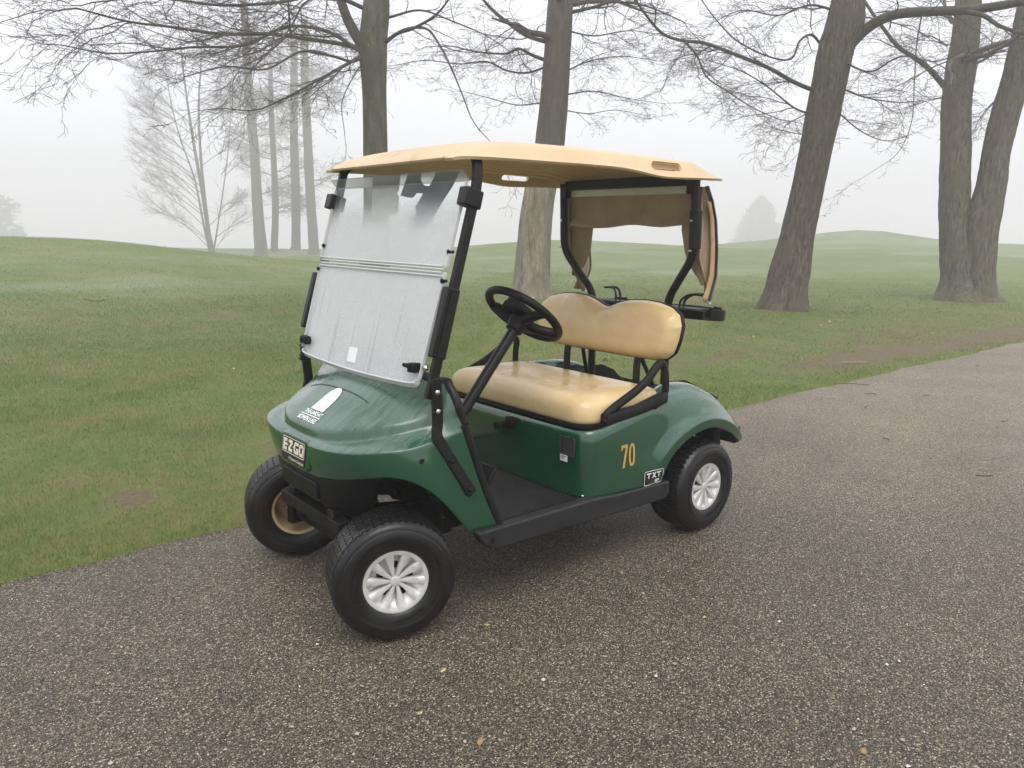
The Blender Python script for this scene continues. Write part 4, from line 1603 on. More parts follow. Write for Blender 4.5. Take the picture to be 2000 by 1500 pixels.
    # block letters E-Z-GO, drawn as strokes
    def block(ch, x, w, h):
        t = .0125
        P = []
        def rc(x0, y0, x1, y1):
            P.append([(x + x0, y0), (x + x1, y0), (x + x1, y1), (x + x0, y1)])
        if ch == 'E':
            rc(0, 0, t, h)
            for y0 in (0, h / 2 - t * .42, h - t):
                rc(t, y0, w, y0 + (t if y0 != h / 2 - t * .42 else t * .84))
        elif ch == 'Z':
            rc(0, 0, w, t)
            rc(0, h - t, w, h)
            P.append([(x, t), (x + t * 1.25, t), (x + w, h - t), (x + w - t * 1.25, h - t)])
        elif ch == 'G':
            rc(0, t * .6, t, h - t * .6)
            P.append([(x + t * .6, 0), (x + w, 0), (x + w, t), (x, t), (x, t * .6)])
            P.append([(x, h - t * .6), (x, h - t), (x + w, h - t), (x + w, h), (x + t * .6, h)])
            rc(w - t, t, w, h * .52)
            rc(w * .52, h * .52 - t * .75, w - t, h * .52)
        elif ch == 'O':
            rc(0, t * .6, t, h - t * .6)
            rc(w - t, t * .6, w, h - t * .6)
            P.append([(x + t * .6, 0), (x + w - t * .6, 0), (x + w, t * .6), (x + w, t), (x, t), (x, t * .6)])
            P.append([(x, h - t * .6), (x, h - t), (x + w, h - t), (x + w, h - t * .6), (x + w - t * .6, h), (x + t * .6, h)])
        elif ch == '-':
            rc(0, h / 2 - t * .33, w, h / 2 + t * .33)
        return P
    polys, xx = [], -.087
    for ch, w in (('E', .032), ('-', .007), ('Z', .036), ('-', .007), ('G', .040), ('O', .040)):
        polys += block(ch, xx, w, .046)
        xx += w + (.0025 if ch in 'E-Z' else .004)
    me = poly_mesh(polys, 'badge_lettering')
    me.transform(Mb @ Matrix.Translation((0, -.009, .0048)))
    link('badge_lettering', me, M_CREAM, badge)
    me = text_mesh('A Textron Company', .0165, .0002, .9)
    me.transform(Mb @ Matrix.Translation((.03, -.034, .0046)))
    link('badge_small_lettering', me, M_CREAM, badge)

    # club emblem on the hood
    def on_hood(me, cx, cy, rotz=0.0):
        """text reads from -y to +y, its top towards the windscreen"""
        subdivide_mesh(me, 3)
        me.transform(Matrix(((0, -1, 0, cx), (1, 0, 0, cy), (0, 0, 1, 1.0), (0, 0, 0, 1))))
        conform(me, cowl_bvh, (0, 0, -1), .0022)
        return me
    arch = [(-.050, 0), (.050, 0), (.049, .012), (.046, .012), (.046, .055), (.040, .078), (.028, .094), (.010, .104), (-.010, .105), (-.028, .097), (-.041, .080), (-.047, .055), (-.047, .040), (-.052, .040), (-.048, .034)]
    em = on_hood(poly_mesh([arch]), 1.752, 0)
    o = link('club_emblem', em, M_WHITE, cart)
    me = on_hood(text_mesh('THE\u00b7LINKS\u00b7AT', .0215, .0006, 1.0), 1.766, 0)
    link('emblem_lettering', me, M_WHITE, o)
    me = on_hood(poly_mesh([[(-.076, 0), (.076, 0), (.076, .0035), (-.076, .0035)]]), 1.781, 0)
    link('emblem_rule', me, M_WHITE, o)
    m1 = text_mesh('BOWEN LAKE', .0235, .0007, .98)
    me = on_hood(m1, 1.795, 0)
    link('emblem_lettering', me, M_WHITE, o)
    # wiper-well line across the hood top
    ln = poly_mesh([[(-.26, 0), (-.15, .004), (0, .006), (.12, .006), (.22, .004), (.22, .007), (.12, .010), (0, .010), (-.15, .008), (-.26, .004)]])
    link('hood_seam', on_hood(ln, 1.655, 0), M_BADGE, cart)

    # ---------------------------------------------------------------- front bumper and fairing
    top_ = [(1.826, 0, .532), (1.826, .14, .540), (1.81, .25, .553), (1.78, .35, .572), (1.71, .42, .585)]
    mid_ = [(1.834, 0, .512), (1.834, .14, .514), (1.818, .235, .518), (1.78, .32, .520), (1.71, .38, .520)]
    mi2_ = [(1.828, 0, .445), (1.828, .14, .445), (1.818, .20, .445), (1.77, .255, .43), (1.70, .31, .42)]
    bot_ = [(1.820, 0, .425), (1.820, .13, .42), (1.795, .17, .405), (1.75, .205, .375), (1.68, .25, .35)]
    low_ = [(1.755, 0, .40), (1.755, .08, .395), (1.745, .11, .375), (1.72, .14, .35), (1.66, .18, .335)]
    rows = [[mir(p) for p in r_[:0:-1]] + r_ for r_ in (top_, mid_, mi2_, bot_, low_)]
    bump = MB().grid(rows).build('front_bumper', M_PLAST, cart, smooth=180, solid=.006, subsurf=2)
    bump.modifiers.move(1, 0)
    q = MB().prism(rrect(.30, .068, .012), -.01, .006, 'z')
    q.xf(Matrix.Translation((1.831, 0, .478)) @ Matrix((Vector((0, 1, 0)), Vector((.08, 0, 1)), Vector((1, 0, -.08)))).transposed().to_4x4())
    q.build('bumper_panel', M_PLAST, bump, smooth=30, bevel=.004)

    # ---------------------------------------------------------------- chassis and front suspension
    b = MB()
    for s in (1, -1):
        b.bar([(1.80, s * .17, .37), (1.45, s * .19, .33), (1.30, s * .25, .28), (-.30, s * .25, .30)], .05, .075)
    for x in (1.78, 1.40, .9, .4, -.25):
        b.bar([(x, -.25, .30 if x < 1.4 else .35), (x, .25, .30 if x < 1.4 else .35)], .05, .05)
    b.build('chassis_frame', M_CHASSIS, cart, smooth=30, bevel=.004)
    MB().bar([(1.685, -.33, .235), (1.685, .33, .235)], .055, .055).bar([(1.685, -.33, .235), (1.69, -.375, .235)], .09, .12).bar([(1.685, .33, .235), (1.69, .375, .235)], .09, .12).build('front_axle', M_CHASSIS, cart, smooth=30, bevel=.006)
    for s in (1, -1):
        b = MB()
        for k in range(3):
            dz = -.012 * k
            ex = .11 - .03 * k
            pts = [(1.685 + ex * t, s * .24, .295 + dz + .05 * t * t) for t in (-1, -.6, -.25, 0, .25, .6, 1)]
            b.bar(pts, .05, .009)
        b.box((1.685, s * .24, .27), (.10, .07, .05))
        b.build('leaf_spring', M_CHASSIS, cart, smooth=30)
        MB().tube([(1.655, s * .27, .60), (1.675, s * .27, .44)], .021, 12).tube([(1.675, s * .27, .45), (1.70, s * .27, .27)], .012, 10).revolve([(.0, .0), (0, .026), (.008, .026), (.008, 0)], 16, 'z', (1.675, s * .27, .436)).build('shock_absorber', M_PLAST, cart, smooth=40)
        MB().bar([(1.60, s * .38, .22), (1.545, s * .34, .235)], .03, .03).tube([(1.55, 0, .245), (1.55, s * .34, .235)], .011, 8).build('tie_rod', M_CHASSIS, cart, smooth=40)
    # ribbed steering bellows
    pts, rad = [], []
    for i in range(29):
        t = i / 28
        pts.append((1.50 + .06 * t, .04 + .22 * t, .50 - .07 * t))
        rad.append(.030 - .010 * t if i % 2 else .022 - .008 * t)
    MB().tube(pts, rad, 12).build('steering_bellows', M_PLAST, cart, smooth=20)
    MB().bar([(1.62, -.20, .50), (1.50, .05, .50), (1.40, .30, .47)], .05, .06).box((1.40, .33, .36), (.11, .12, .12)).box((1.44, .40, .33), (.05, .05, .06)).build('steering_box', M_CHASSIS, cart, smooth=30, bevel=.008)
    MB().revolve([(0, 0), (0, .012), (.012, .010), (.014, 0)], 12, 'z', (1.40, .36, .42)).revolve([(0, 0), (0, .009), (.01, .008), (.012, 0)], 12, 'z', (1.445, .41, .365)).build('bolt', M_CHROME, cart, smooth=40)

    # ---------------------------------------------------------------- floor, rockers
    MB().box((1.075, 0, .318), (.56, 1.08, .018)).build('floor_panel', M_FLOOR, cart, smooth=30, bevel=.003)
    b = MB()
    for i in range(27):
        for j in range(52):
            x, y = .84 + i * .0195 + (.0097 if j % 2 else 0), -.525 + j * .0203
            s = .0042
            b.add([(x - s, y - s, .327), (x + s, y - s, .327), (x + s, y + s, .327), (x - s, y + s, .327), (x, y, .3305)], [(0, 1, 4), (1, 2, 4), (2, 3, 4), (3, 0, 4)])
    o = b.build('floor_studs', M_FLOOR, cart, smooth=None)
    tag(o, kind='stuff')
    for s in (1, -1):
        b = MB()
        # longitudinal ribs beside the sill
        for k in range(4):
            b.box((1.06, s * (.500 + .011 * k), .329), (.50, .005, .006))
        b.build('sill_rib', M_FLOOR, cart, smooth=30)
        prof = [(1.405, .338), (1.385, .300), (1.345, .262), (1.30, .250), (.30, .228), (.275, .245), (.275, .312), (.42, .318), (.60, .322), (.79, .336), (1.25, .338)]
        q = MB().prism(prof, s * .525, s * .574, 'y')
        rk = q.build('rocker_panel', M_ROCK, cart, smooth=30, bevel=.009, bseg=3)
        for x in (1.335, .31):
            MB().revolve([(s * .571, .0), (s * .5745, .003), (s * .5745, .011), (s * .571, .013)], 16, 'y', (x, 0, .292)).build('rocker_screw', M_PLAST, rk, smooth=40)
        for x in (1.27, .80):
            MB().revolve([(0, 0), (.004, .004), (.001, .007), (0, .007)], 12, 'z', (x, s * .52, .338)).build('sill_screw', M_CHROME, rk, smooth=60)

    # ---------------------------------------------------------------- rear body
    A = {}
    A[0] = [(.825, 0, .325), (.825, .25, .325), (.825, .42, .325), (.815, .495, .325), (.785, .542, .325), (.74, .560, .328), (.62, .563, .325), (.48, .566, .320), (.335, .574, .318), (.315, .580, .395), (.238, .586, .475), (.09, .592, .531), (-.04, .592, .530), (-.17, .586, .478), (-.248, .574, .430), (-.305, .556, .402)]
    A[1] = [(.825, 0, .42), (.825, .25, .42), (.825, .42, .42), (.815, .495, .42), (.785, .542, .42), (.74, .560, .42), (.62, .563, .42), (.48, .566, .40), (.365, .575, .37), (.345, .581, .43), (.260, .588, .512), (.10, .594, .574), (-.05, .594, .574), (-.193, .588, .518), (-.277, .575, .460), (-.322, .557, .415)]
    A[2] = [(.825, 0, .50), (.825, .25, .50), (.825, .42, .50), (.815, .495, .50), (.785, .542, .50), (.74, .560, .50), (.62, .562, .50), (.49, .560, .48), (.405, .556, .47), (.365, .554, .495), (.278, .555, .55), (.105, .558, .615), (-.06, .558, .615), (-.21, .552, .556), (-.293, .541, .489), (-.326, .537, .430)]
    A[3] = [(0.824, 0, 0.571), (0.824, 0.250, 0.571), (0.824, 0.420, 0.571), (0.814, 0.494, 0.571), (0.784, 0.540, 0.571), (0.738, 0.558, 0.574), (0.620, 0.560, 0.588), (0.480, 0.555, 0.619), (0.385, 0.547, 0.645), (0.310, 0.542, 0.655), (0.210, 0.535, 0.678), (0.080, 0.530, 0.688), (-0.060, 0.525, 0.667), (-0.200, 0.515, 0.602), (-0.283, 0.505, 0.520), (-0.324, 0.500, 0.445)]
    A[4] = [(0.816, 0, 0.614), (0.816, 0.250, 0.614), (0.816, 0.420, 0.614), (0.806, 0.488, 0.615), (0.777, 0.530, 0.618), (0.733, 0.546, 0.622), (0.620, 0.548, 0.644), (0.480, 0.538, 0.678), (0.385, 0.522, 0.706), (0.310, 0.505, 0.718), (0.210, 0.485, 0.730), (0.080, 0.468, 0.732), (-0.060, 0.456, 0.708), (-0.200, 0.442, 0.645), (-0.280, 0.432, 0.560), (-0.322, 0.430, 0.465)]
    A[5] = [(0.796, 0, 0.618), (0.796, 0.250, 0.618), (0.796, 0.420, 0.618), (0.788, 0.470, 0.618), (0.762, 0.505, 0.621), (0.722, 0.520, 0.625), (0.620, 0.520, 0.648), (0.480, 0.508, 0.682), (0.390, 0.482, 0.713), (0.320, 0.440, 0.731), (0.210, 0.395, 0.743), (0.080, 0.365, 0.744), (-0.060, 0.350, 0.720), (-0.200, 0.340, 0.656), (-0.280, 0.335, 0.570), (-0.322, 0.335, 0.475)]
    A[6] = [(0.790, 0, 0.568), (0.790, 0.250, 0.568), (0.790, 0.420, 0.568), (0.782, 0.462, 0.568), (0.755, 0.495, 0.568), (0.715, 0.508, 0.568), (0.620, 0.508, 0.586), (0.480, 0.496, 0.618), (0.380, 0.460, 0.640), (0.310, 0.420, 0.650), (0.210, 0.375, 0.650), (0.080, 0.350, 0.650), (-0.060, 0.338, 0.630), (-0.200, 0.330, 0.580), (-0.280, 0.328, 0.520), (-0.322, 0.330, 0.450)]
    rows = [[mir(p) for p in A[k][:0:-1]] + A[k] for k in range(7)]
    body = MB().grid(rows).build('rear_body', M_PAINT, cart, smooth=180, solid=.006, subsurf=3)
    body.modifiers.move(1, 0)
    row_crease(body, 31, {1: .6, 2: .6})
    bpy.context.view_layer.update()
    body_bvh = bvh_of(body)
    # black liner in the rear wheel arches, bag well, engine bay
    for s in (1, -1):
        rows = []
        for (x, z) in ((.33, .33), (.32, .42), (.24, .50), (.09, .553), (-.04, .552), (-.17, .50), (-.25, .45)):
            rows.append([(x - .004, s * .562, z), (x - .004, s * .33, z + .01)])
        MB().grid(rows).build('wheel_housing', M_CHASSIS, cart, smooth=60, solid=.004)
    b = MB()
    prof = [(.24, .62), (.22, .50), (.0, .46), (-.36, .46), (-.40, .50), (-.41, .58)]
    b.grid([[(x, -.335, z), (x, -.15, z), (x, .15, z), (x, .335, z)] for x, z in prof])
    for s in (1, -1):
        b.grid([[(x, s * .335, z), (x, s * .335, zt)] for (x, z), zt in zip(prof, (.66, .70, .705, .60, .58, .585))])
        pts = [(.05, .55), (.02, .66), (-.06, .70), (-.16, .695), (-.26, .655), (-.34, .58), (-.37, .50), (-.20, .46), (.0, .46)]
        b.prism(pts, s * .285, s * .30, 'y')
    b.build('bag_well', M_PLAST, cart, smooth=40, solid=.004)
    MB().grid([[(x, -.50 if x > .4 else -.40, z), (x, .50 if x > .4 else .40, z)] for x, z in ((.79, .60), (.5, .60), (.20, .61))]).build('engine_cover', M_CHASSIS, cart, smooth=60, solid=.01)
    MB().box((-.40, 0, .40), (.05, .96, .09)).build('rear_bumper', M_PLAST, cart, smooth=30, bevel=.012)
    for s in (1, -1):
        MB().bar([(-.20, s * .40, .52), (-.23, s * .41, .40), (-.235, s * .42, .36)], .05, .12, (0, 1, 0)).build('bumper_bracket', M_PLAST, cart, smooth=30, bevel=.006)
    MB().tube([(0, -.44, .2265), (0, .44, .2265)], .035, 14).box((0, .05, .24), (.2, .22, .2)).build('rear_axle', M_CHASSIS, cart, smooth=30, bevel=.01)
    MB().box((.42, 0, .40), (.5, .6, .3)).build('engine_block', M_CHASSIS, cart, smooth=30, bevel=.02)

    # decals on the side panel
    def on_side(me, u, v, xs=(-1, 0, 0), ys=(0, 0, 1), tilt=0.0):
        p = pix(u, v, y=.566)
        subdivide_mesh(me, 2)
        # text read from outside: left to right is towards -x
        c, s_ = math.cos(tilt), math.sin(tilt)
        me.transform(Matrix(((-c, s_, 0, p.x), (0, 0, 1, .9), (s_, c, 0, p.z), (0, 0, 0, 1))))
        conform(me, body_bvh, (0, -1, 0), .0018, .5665)
        return me
    seven = [[(-.046, .052), (-.003, .052), (-.003, .040), (-.023, -.052), (-.037, -.052), (-.018, .038), (-.036, .038), (-.036, .028), (-.046, .028)]]
    n = 20
    oo = [(.025 + .021 * math.copysign(abs(math.cos(2 * PI * k / n)) ** .75, math.cos(2 * PI * k / n)), .052 * math.copysign(abs(math.sin(2 * PI * k / n)) ** .8, math.sin(2 * PI * k / n))) for k in range(n)]
    oi = [(.025 + .0085 * math.cos(2 * PI * k / n), .038 * math.copysign(abs(math.sin(2 * PI * k / n)) ** .8, math.sin(2 * PI * k / n))) for k in range(n)]
    me = join_mesh([poly_mesh(seven), ring_mesh(oo, oi)], 'fleet_number')
    link('fleet_number', on_side(me, 1228, 890), M_GOLD, cart)
    me = poly_mesh([rrect(.124, .070, .010)])
    bd = link('model_badge', on_side(me, 1274, 931, tilt=0), M_BADGE, cart)
    def on_side2(me, dx, dz, lift):
        p = pix(1274, 931, y=.566)
        subdivide_mesh(me, 2)
        me.transform(Matrix(((-1, 0, 0, p.x - dx), (0, 0, 1, .9), (0, 1, 0, p.z + dz), (0, 0, 0, 1))))
        conform(me, body_bvh, (0, -1, 0), lift, .5665)
        return me
    link('badge_border', on_side2(ring_mesh(rrect(.122, .068, .0095), rrect(.116, .062, .007)), 0, 0, .0032), M_WHITE, bd)
    def stroke(polys):
        return poly_mesh(polys)
    t = .006
    txt = []
    for x0, ch in ((-.046, 'T'), (-.012, 'X'), (.018, 'T')):
        w, h = .028, .026
        if ch == 'T':
            txt.append([(x0, h), (x0, h - t), (x0 + w, h - t), (x0 + w, h)])
            txt.append([(x0 + w / 2 - t / 2, h - t), (x0 + w / 2 - t / 2, 0), (x0 + w / 2 + t / 2, 0), (x0 + w / 2 + t / 2, h - t)])
        else:
            txt.append([(x0, 0), (x0 + t * 1.3, 0), (x0 + w, h), (x0 + w - t * 1.3, h)])
            txt.append([(x0, h), (x0 + w / 2 - .002, h / 2), (x0 + w / 2 + .004, h / 2 + .004), (x0 + t * 1.3, h)])
            txt.append([(x0 + w, 0), (x0 + w - t * 1.3, 0), (x0 + w / 2 - .004, h / 2 - .004), (x0 + w / 2 + .002, h / 2)])
    link('badge_lettering', on_side2(stroke(txt), 0, -.002, .0032), M_WHITE, bd)
    link('badge_small_lettering', on_side2(text_mesh('EFI', .020, .0008, 1.15), .022, -.019, .0032), M_WHITE, bd)

    # front panel of the seat base: ignition switch, cover plate, sticker
    k = MB()
    k.prism([(-.028, -.032), (.030, -.028), (.036, .0), (.024, .034), (-.020, .030)], .826, .850, 'x')
    k.v = [(x, y + .075, z + .575) for x, y, z in k.v]
    ign = k.build('ignition_switch', M_PLAST, cart, smooth=30, bevel=.006)
    MB().tube([(.85, .048, .566), (.885, .046, .564)], .014, 14).tube([(.885, .046, .564), (.895, .046, .5635)], .019, 14).build('key', M_PLAST, ign, smooth=40)
    k = MB().prism(rrect(.098, .088, .010), .8265, .8305, 'x')
    k.v = [(x, y + .445, z + .545) for x, y, z in k.v]
    pl = k.build('cover_plate', M_GRILLE, cart, smooth=30, bevel=.001)
    k = MB().prism([(-.001, -.044), (.001, -.044), (.001, .044), (-.001, .044)], .831, .8325, 'x')
    k.v = [(x, y + .422, z + .545) for x, y, z in k.v]
    k.build('plate_seam', M_BADGE, pl, smooth=None)
    k = MB().prism([(-.022, -.014), (.022, -.014), (.022, .014), (-.022, .014)], .8315, .8325, 'x')
    k.v = [(x, y + .432, z + .492) for x, y, z in k.v]
    stk = k.build('sticker', M_WHITE, cart, smooth=None)
    k = MB()
    for zz, ww in ((.007, .034), (.001, .028), (-.006, .018)):
        k.prism([(-.018, zz), (-.018 + ww, zz), (-.018 + ww, zz + .0025), (-.018, zz + .0025)], .8328, .8333, 'x')
    k.v = [(x, y + .432, z + .492) for x, y, z in k.v]
    k.build('sticker_print', M_BADGE, stk, smooth=None)

    # ---------------------------------------------------------------- seat
    def cushion_ring(inset, z, x0=.235, x1=.795, hw=.508, r=.10, crown=0.0):
        w, h = (x1 - x0) - 2 * inset, 2 * (hw - inset)
        pts = rrect(w, h, max(.02, r - inset * .4), 6)
        cx = (x0 + x1) / 2
        return [(cx + p[0], p[1], z - .031 + .012 * max(0, (.50 - cx - p[0]) / .27)) for p in pts]
    MB().grid([cushion_ring(-.004, .652), cushion_ring(-.004, .668)], closeu=True).add(cushion_ring(-.004, .652), [tuple(range(28))]).add(cushion_ring(-.004, .668), [tuple(range(28))]).build('seat_base_plate', M_PLAST, cart, smooth=30)
    b = MB()
    rings = [cushion_ring(.016, .662), cushion_ring(.002, .670), cushion_ring(.0, .700), cushion_ring(.004, .735), cushion_ring(.018, .760), cushion_ring(.05, .776), cushion_ring(.11, .781), cushion_ring(.18, .778), cushion_ring(.23, .775)]
    out = []
    for i, rg in enumerate(rings):
        o = []
        for x, y, z in rg:
            z += .031
            if z > .73:
                z -= .012 * math.exp(-(y / .05) ** 2) * ((z - .73) / .05)       # dip between the two places
                z += .004 * mnoise.noise((x * 9, y * 9, 1))
                z -= .020 * max(0, (.45 - x) / .25) * ((z - .73) / .05)
            o.append((x, y, z - .031))
        out.append(o)
    b.grid(out, closeu=True)
    b.add(out[-1], [tuple(range(28))])
    b.build('seat_cushion', M_VINYL, cart, smooth=180, subsurf=2)
    # backrest: two shouldered pad on a black shell
    XB = .15
    half = [(0, 1.068), (.03, 1.074), (.08, 1.094), (.15, 1.112), (.24, 1.118), (.33, 1.113), (.41, 1.095), (.462, 1.062), (.482, 1.01), (.476, .94), (.462, .885), (.430, .855), (.36, .842), (.2, .838), (0, .838)]
    outline = half + [(-y, z) for y, z in half[-2:0:-1]]
    cz = .97
    def back_ring(s, dx, off=0.0, lift=0.0):
        o = []
        for y, z in outline:
            yy, zz = y * s, cz + (z - cz) * (1 - (1 - s) * 2.2 if s < 1 else s)
            tilt = -(zz - .85) * .16
            o.append((XB + dx + tilt, yy, zz))
        return o
    def grow_ring(d, dx):
        o = []
        n = len(outline)
        for i, (y, z) in enumerate(outline):
            y0, z0 = outline[i - 1]
            y1, z1 = outline[(i + 1) % n]
            ty, tz = y1 - y0, z1 - z0
            l = math.hypot(ty, tz) or 1
            o.append((XB + dx - (z - .85) * .16, y - tz / l * d, z + ty / l * d))
        return o
    sh = MB().grid([grow_ring(.002, -.018), grow_ring(.0035, -.006), grow_ring(.0035, .004), grow_ring(-.004, .010)], closeu=True)
    sh.add(grow_ring(.002, -.018), [tuple(range(len(outline)))])
    sh.build('backrest_shell', M_PLAST, cart, smooth=50)
    b = MB()
    up_y = [y for y, z in half[:9]]
    up_z = [z for y, z in half[:9]]
    lo_y = [y for y, z in half[8:]][::-1]
    lo_z = [z for y, z in half[8:]][::-1]
    segs = [(Vector((outline[i - 1][0], outline[i - 1][1])), Vector(outline[i])) for i in range(len(outline))]
    def edge_dist(y, z):
        p = Vector((y, z))
        best = 9
        for p0, p1 in segs:
            dd = p1 - p0
            t = max(0, min(1, (p - p0).dot(dd) / max(dd.length_squared, 1e-9)))
            best = min(best, (p - (p0 + dd * t)).length)
        return best
    rows = []
    for i in range(65):
        y = .4815 * math.sin((i / 64 - .5) * PI)
        ay = abs(y)
        zh, zl = float(np.interp(ay, up_y, up_z)), float(np.interp(ay, lo_y, lo_z))
        row = []
        for j in range(29):
            z = (zh + zl) / 2 + (zh - zl) / 2 * math.sin((j / 28 - .5) * PI)
            d_ = edge_dist(y, z)
            th = .070 * math.sqrt(max(0.0, 1 - max(0.0, 1 - d_ / .062) ** 2)) + .010 * min(1, d_ / .12)
            th -= .010 * math.exp(-(y / .055) ** 2) * max(0, (z - .93) / .15)
            row.append((XB + .004 + th - (z - .85) * .16, y, z))
        rows.append(row)
    b.grid(rows)
    b.build('backrest', M_VINYL, cart, smooth=180)
    # supports of the backrest
    for s in (1, -1):
        MB().bar([(.167, s * .246, .60), (.163, s * .246, .80), (.135, s * .246, .98)], .022, .034, (1, 0, 0)).build('seat_support', M_BLACK, cart, smooth=30, bevel=.004)
        MB().tube([(.10, s * .20, .86), (.02, s * .235, .68)], .011, 8).build('support_brace', M_BLACK, cart, smooth=40)
    # hip restraints
    for s in (1, -1):
        b = MB()
        y = .528 * s
        a = smooth_path([(.688, y, .668), (.672, y, .700), (.60, y, .735), (.50, y, .775), (.42, y, .818), (.36, y * .985, .862), (.315, y * .97, .885)], 5)
        b.tube(a, .020, 10, flat=.9)
        a = smooth_path([(.315, y * .97, .888), (.292, y * .98, .86), (.290, y, .80), (.292, y, .745), (.312, y, .715), (.37, y, .690)], 5)
        b.tube(a, .018, 10, flat=.9)
        rows = []
        for i in range(9):
            t = i / 8
            x = .692 - .40 * t
            zb, zt = .655 + .035 * t * t + .01 * t, .705 + .014 * t + .034 * max(0, t - .5) / .5
            row = []
            for dy, zz in ((-.020, zb), (.016, zb), (.020, zb + .01), (.020, zt - .008), (.012, zt), (-.012, zt), (-.020, zt - .008)):
                row.append((x, y + dy * s, zz))
            rows.append(row)
        b.grid(rows, closeu=True)
        b.add(rows[0], [tuple(range(7))]).add(rows[-1], [tuple(range(7))])
        b.v = [(x, y_, z - .020) for x, y_, z in b.v]
        hip = b.build('hip_restraint', M_PLAST, cart, smooth=50)

    # ---------------------------------------------------------------- steering, pedals
    ax = Vector((-.644, 0, .765))
    C = Vector((.932, .27, 1.098))
    low = C - ax * .62
    MB().tube([low, C - ax * .055], .023, 16).build('steering_column', M_BLACK, cart, smooth=40)
    e1 = Vector((0, 1, 0))
    e2 = ax.cross(e1).normalized()          # up the wheel
    if e2.z < 0:
        e2 = -e2
    Ms = Matrix.Translation(C) @ Matrix((e1, e2, ax)).transposed().to_4x4()
    if Ms.to_3x3().determinant() < 0:
        Ms = Matrix.Translation(C) @ Matrix((-e1, e2, ax)).transposed().to_4x4()
    b = MB()
    rim_pts = [(.168 * math.cos(2 * PI * k / 72), .168 * math.sin(2 * PI * k / 72), 0) for k in range(72)]
    rads = [.0172 + (.0012 if k % 2 and (k % 36) < 14 else 0) for k in range(72)]
    b.tube(rim_pts, rads, 12, closed=True)
    b.xf(Ms)
    sw = b.build('steering_wheel', M_PLAST, cart, smooth=60)
    b = MB()
    b.tube([(0, 0, -.085), (0, 0, -.03)], [.036, .046], 20)
    for s in (1, -1):     # lower spokes, each with an oval opening
        def q(pts, r_, fl=.6):
            b.tube(smooth_path(pts, 5), r_, 8, flat=fl, upv=(0, 0, 1))
        q([(s * .02, .0, -.03), (s * .07, .018, -.022), (s * .12, .028, -.008), (s * .160, .035, 0)], [.024] * 16, .9)
        q([(s * .02, -.03, -.03), (s * .06, -.065, -.025), (s * .10, -.10, -.010), (s * .125, -.112, 0)], [.022] * 16, .9)
    b.box((0, -.03, -.026), (.09, .10, .034))
    b.xf(Ms)
    b.build('spokes', M_PLAST, sw, smooth=50, bevel=.004)
    b = MB()
    b.prism([(-.055, -.02), (.055, -.02), (.075, .03), (.052, .085), (-.052, .085), (-.075, .03)], -.020, .012, 'z')
    b.xf(Ms)
    pad = b.build('scorecard_holder', M_PLAST, sw, smooth=30, bevel=.006)
    b = MB().prism([(-.045, .055), (.045, .055), (.045, .083), (-.045, .083)], .012, .038, 'z')
    b.xf(Ms)
    b.build('card_clip', M_PLAST, sw, smooth=30, bevel=.004)
    b = MB().tube([(-.03, .07, .03), (-.095, .082, .034)], .0035, 8).tube([(-.095, .082, .034), (-.108, .085, .035)], .0025, 6)
    b.xf(Ms)
    b.build('pencil', M_CREAM, sw, smooth=40)
    MB().box((0, 0, 0), (.014, .10, .12), Matrix.Rotation(R(-32), 3, 'Y')).xf(Matrix.Translation((1.215, .36, .46))).box((1.27, .36, .40), (.03, .04, .12), Matrix.Rotation(R(-32), 3, 'Y')).build('brake_pedal', M_PLAST, cart, smooth=30, bevel=.005)
    MB().box((0, 0, 0), (.012, .07, .13), Matrix.Rotation(R(-36), 3, 'Y')).xf(Matrix.Translation((1.24, .20, .42))).build('accelerator_pedal', M_PLAST, cart, smooth=30, bevel=.005)

    # ---------------------------------------------------------------- front struts and windscreen
    def sx(z):                       # strut line in side view
        return 1.372 + (1.554 - z) * .2855
    for s in (1, -1):
        b = MB()
        pts = round_path([(sx(.86), s * .503, .86), (sx(1.60), s * .502, 1.60), (1.345, s * .485, 1.70), (1.335, s * .40, 1.722)], .05, 5)
        b.bar(pts, .034, .026, (0, 1, 0))
        st = b.build('front_strut', M_BLACK, cart, smooth=30, bevel=.005)
        br = MB().bar(round_path([(sx(.93) + .002, s * .520, .935), (1.539, s * 0.512, 0.768), (1.551, s * 0.519, 0.726), (1.413, s * 0.548, 0.491)], .05, 5), .040, .016, (0, 1, 0)).build('strut_bracket', M_BLACK, cart, smooth=30, bevel=.003)
        for x, y, z, m in ((1.548, 0.526, 0.885, M_CHROME), (1.543, 0.522, 0.815, M_CHROME), (1.500, 0.547, 0.629, M_PLAST), (1.426, 0.557, 0.510, M_PLAST)):
            MB().revolve([(s * -.004, .010), (s * .001, .010), (s * .004, .007), (s * .005, 0)], 14, 'y', (x, s * y, z)).build('bracket_bolt', m, br, smooth=50)
    MB().bar([(1.335, -.41, 1.722), (1.335, .41, 1.722)], .034, .026).build('strut_crossbar', M_BLACK, cart, smooth=30, bevel=.004)
    def wx(z):
        return sx(z) + .028
    def pane(name, z0, z1, hw0, hw1, r0, r1, sag0=0.0):
        """pane outline in its own plane, rounded corners; sag0 lowers the middle of the bottom edge"""
        pts = []
        def arc(cy, cz, r, a0, a1, n=6):
            for k in range(n + 1):
                a = R(a0 + (a1 - a0) * k / n)
                pts.append((cy + r * math.cos(a), cz + r * math.sin(a)))
        arc(-hw0 + r0, z0 + r0, r0, 180, 270)
        for k in range(1, 8):
            t = k / 8
            pts.append((-hw0 + r0 + (2 * hw0 - 2 * r0) * t, z0 - sag0 * math.sin(PI * t)))
        arc(hw0 - r0, z0 + r0, r0, 270, 360)
        arc(hw1 - r1, z1 - r1, r1, 0, 90)
        arc(-hw1 + r1, z1 - r1, r1, 90, 180)
        q = MB()
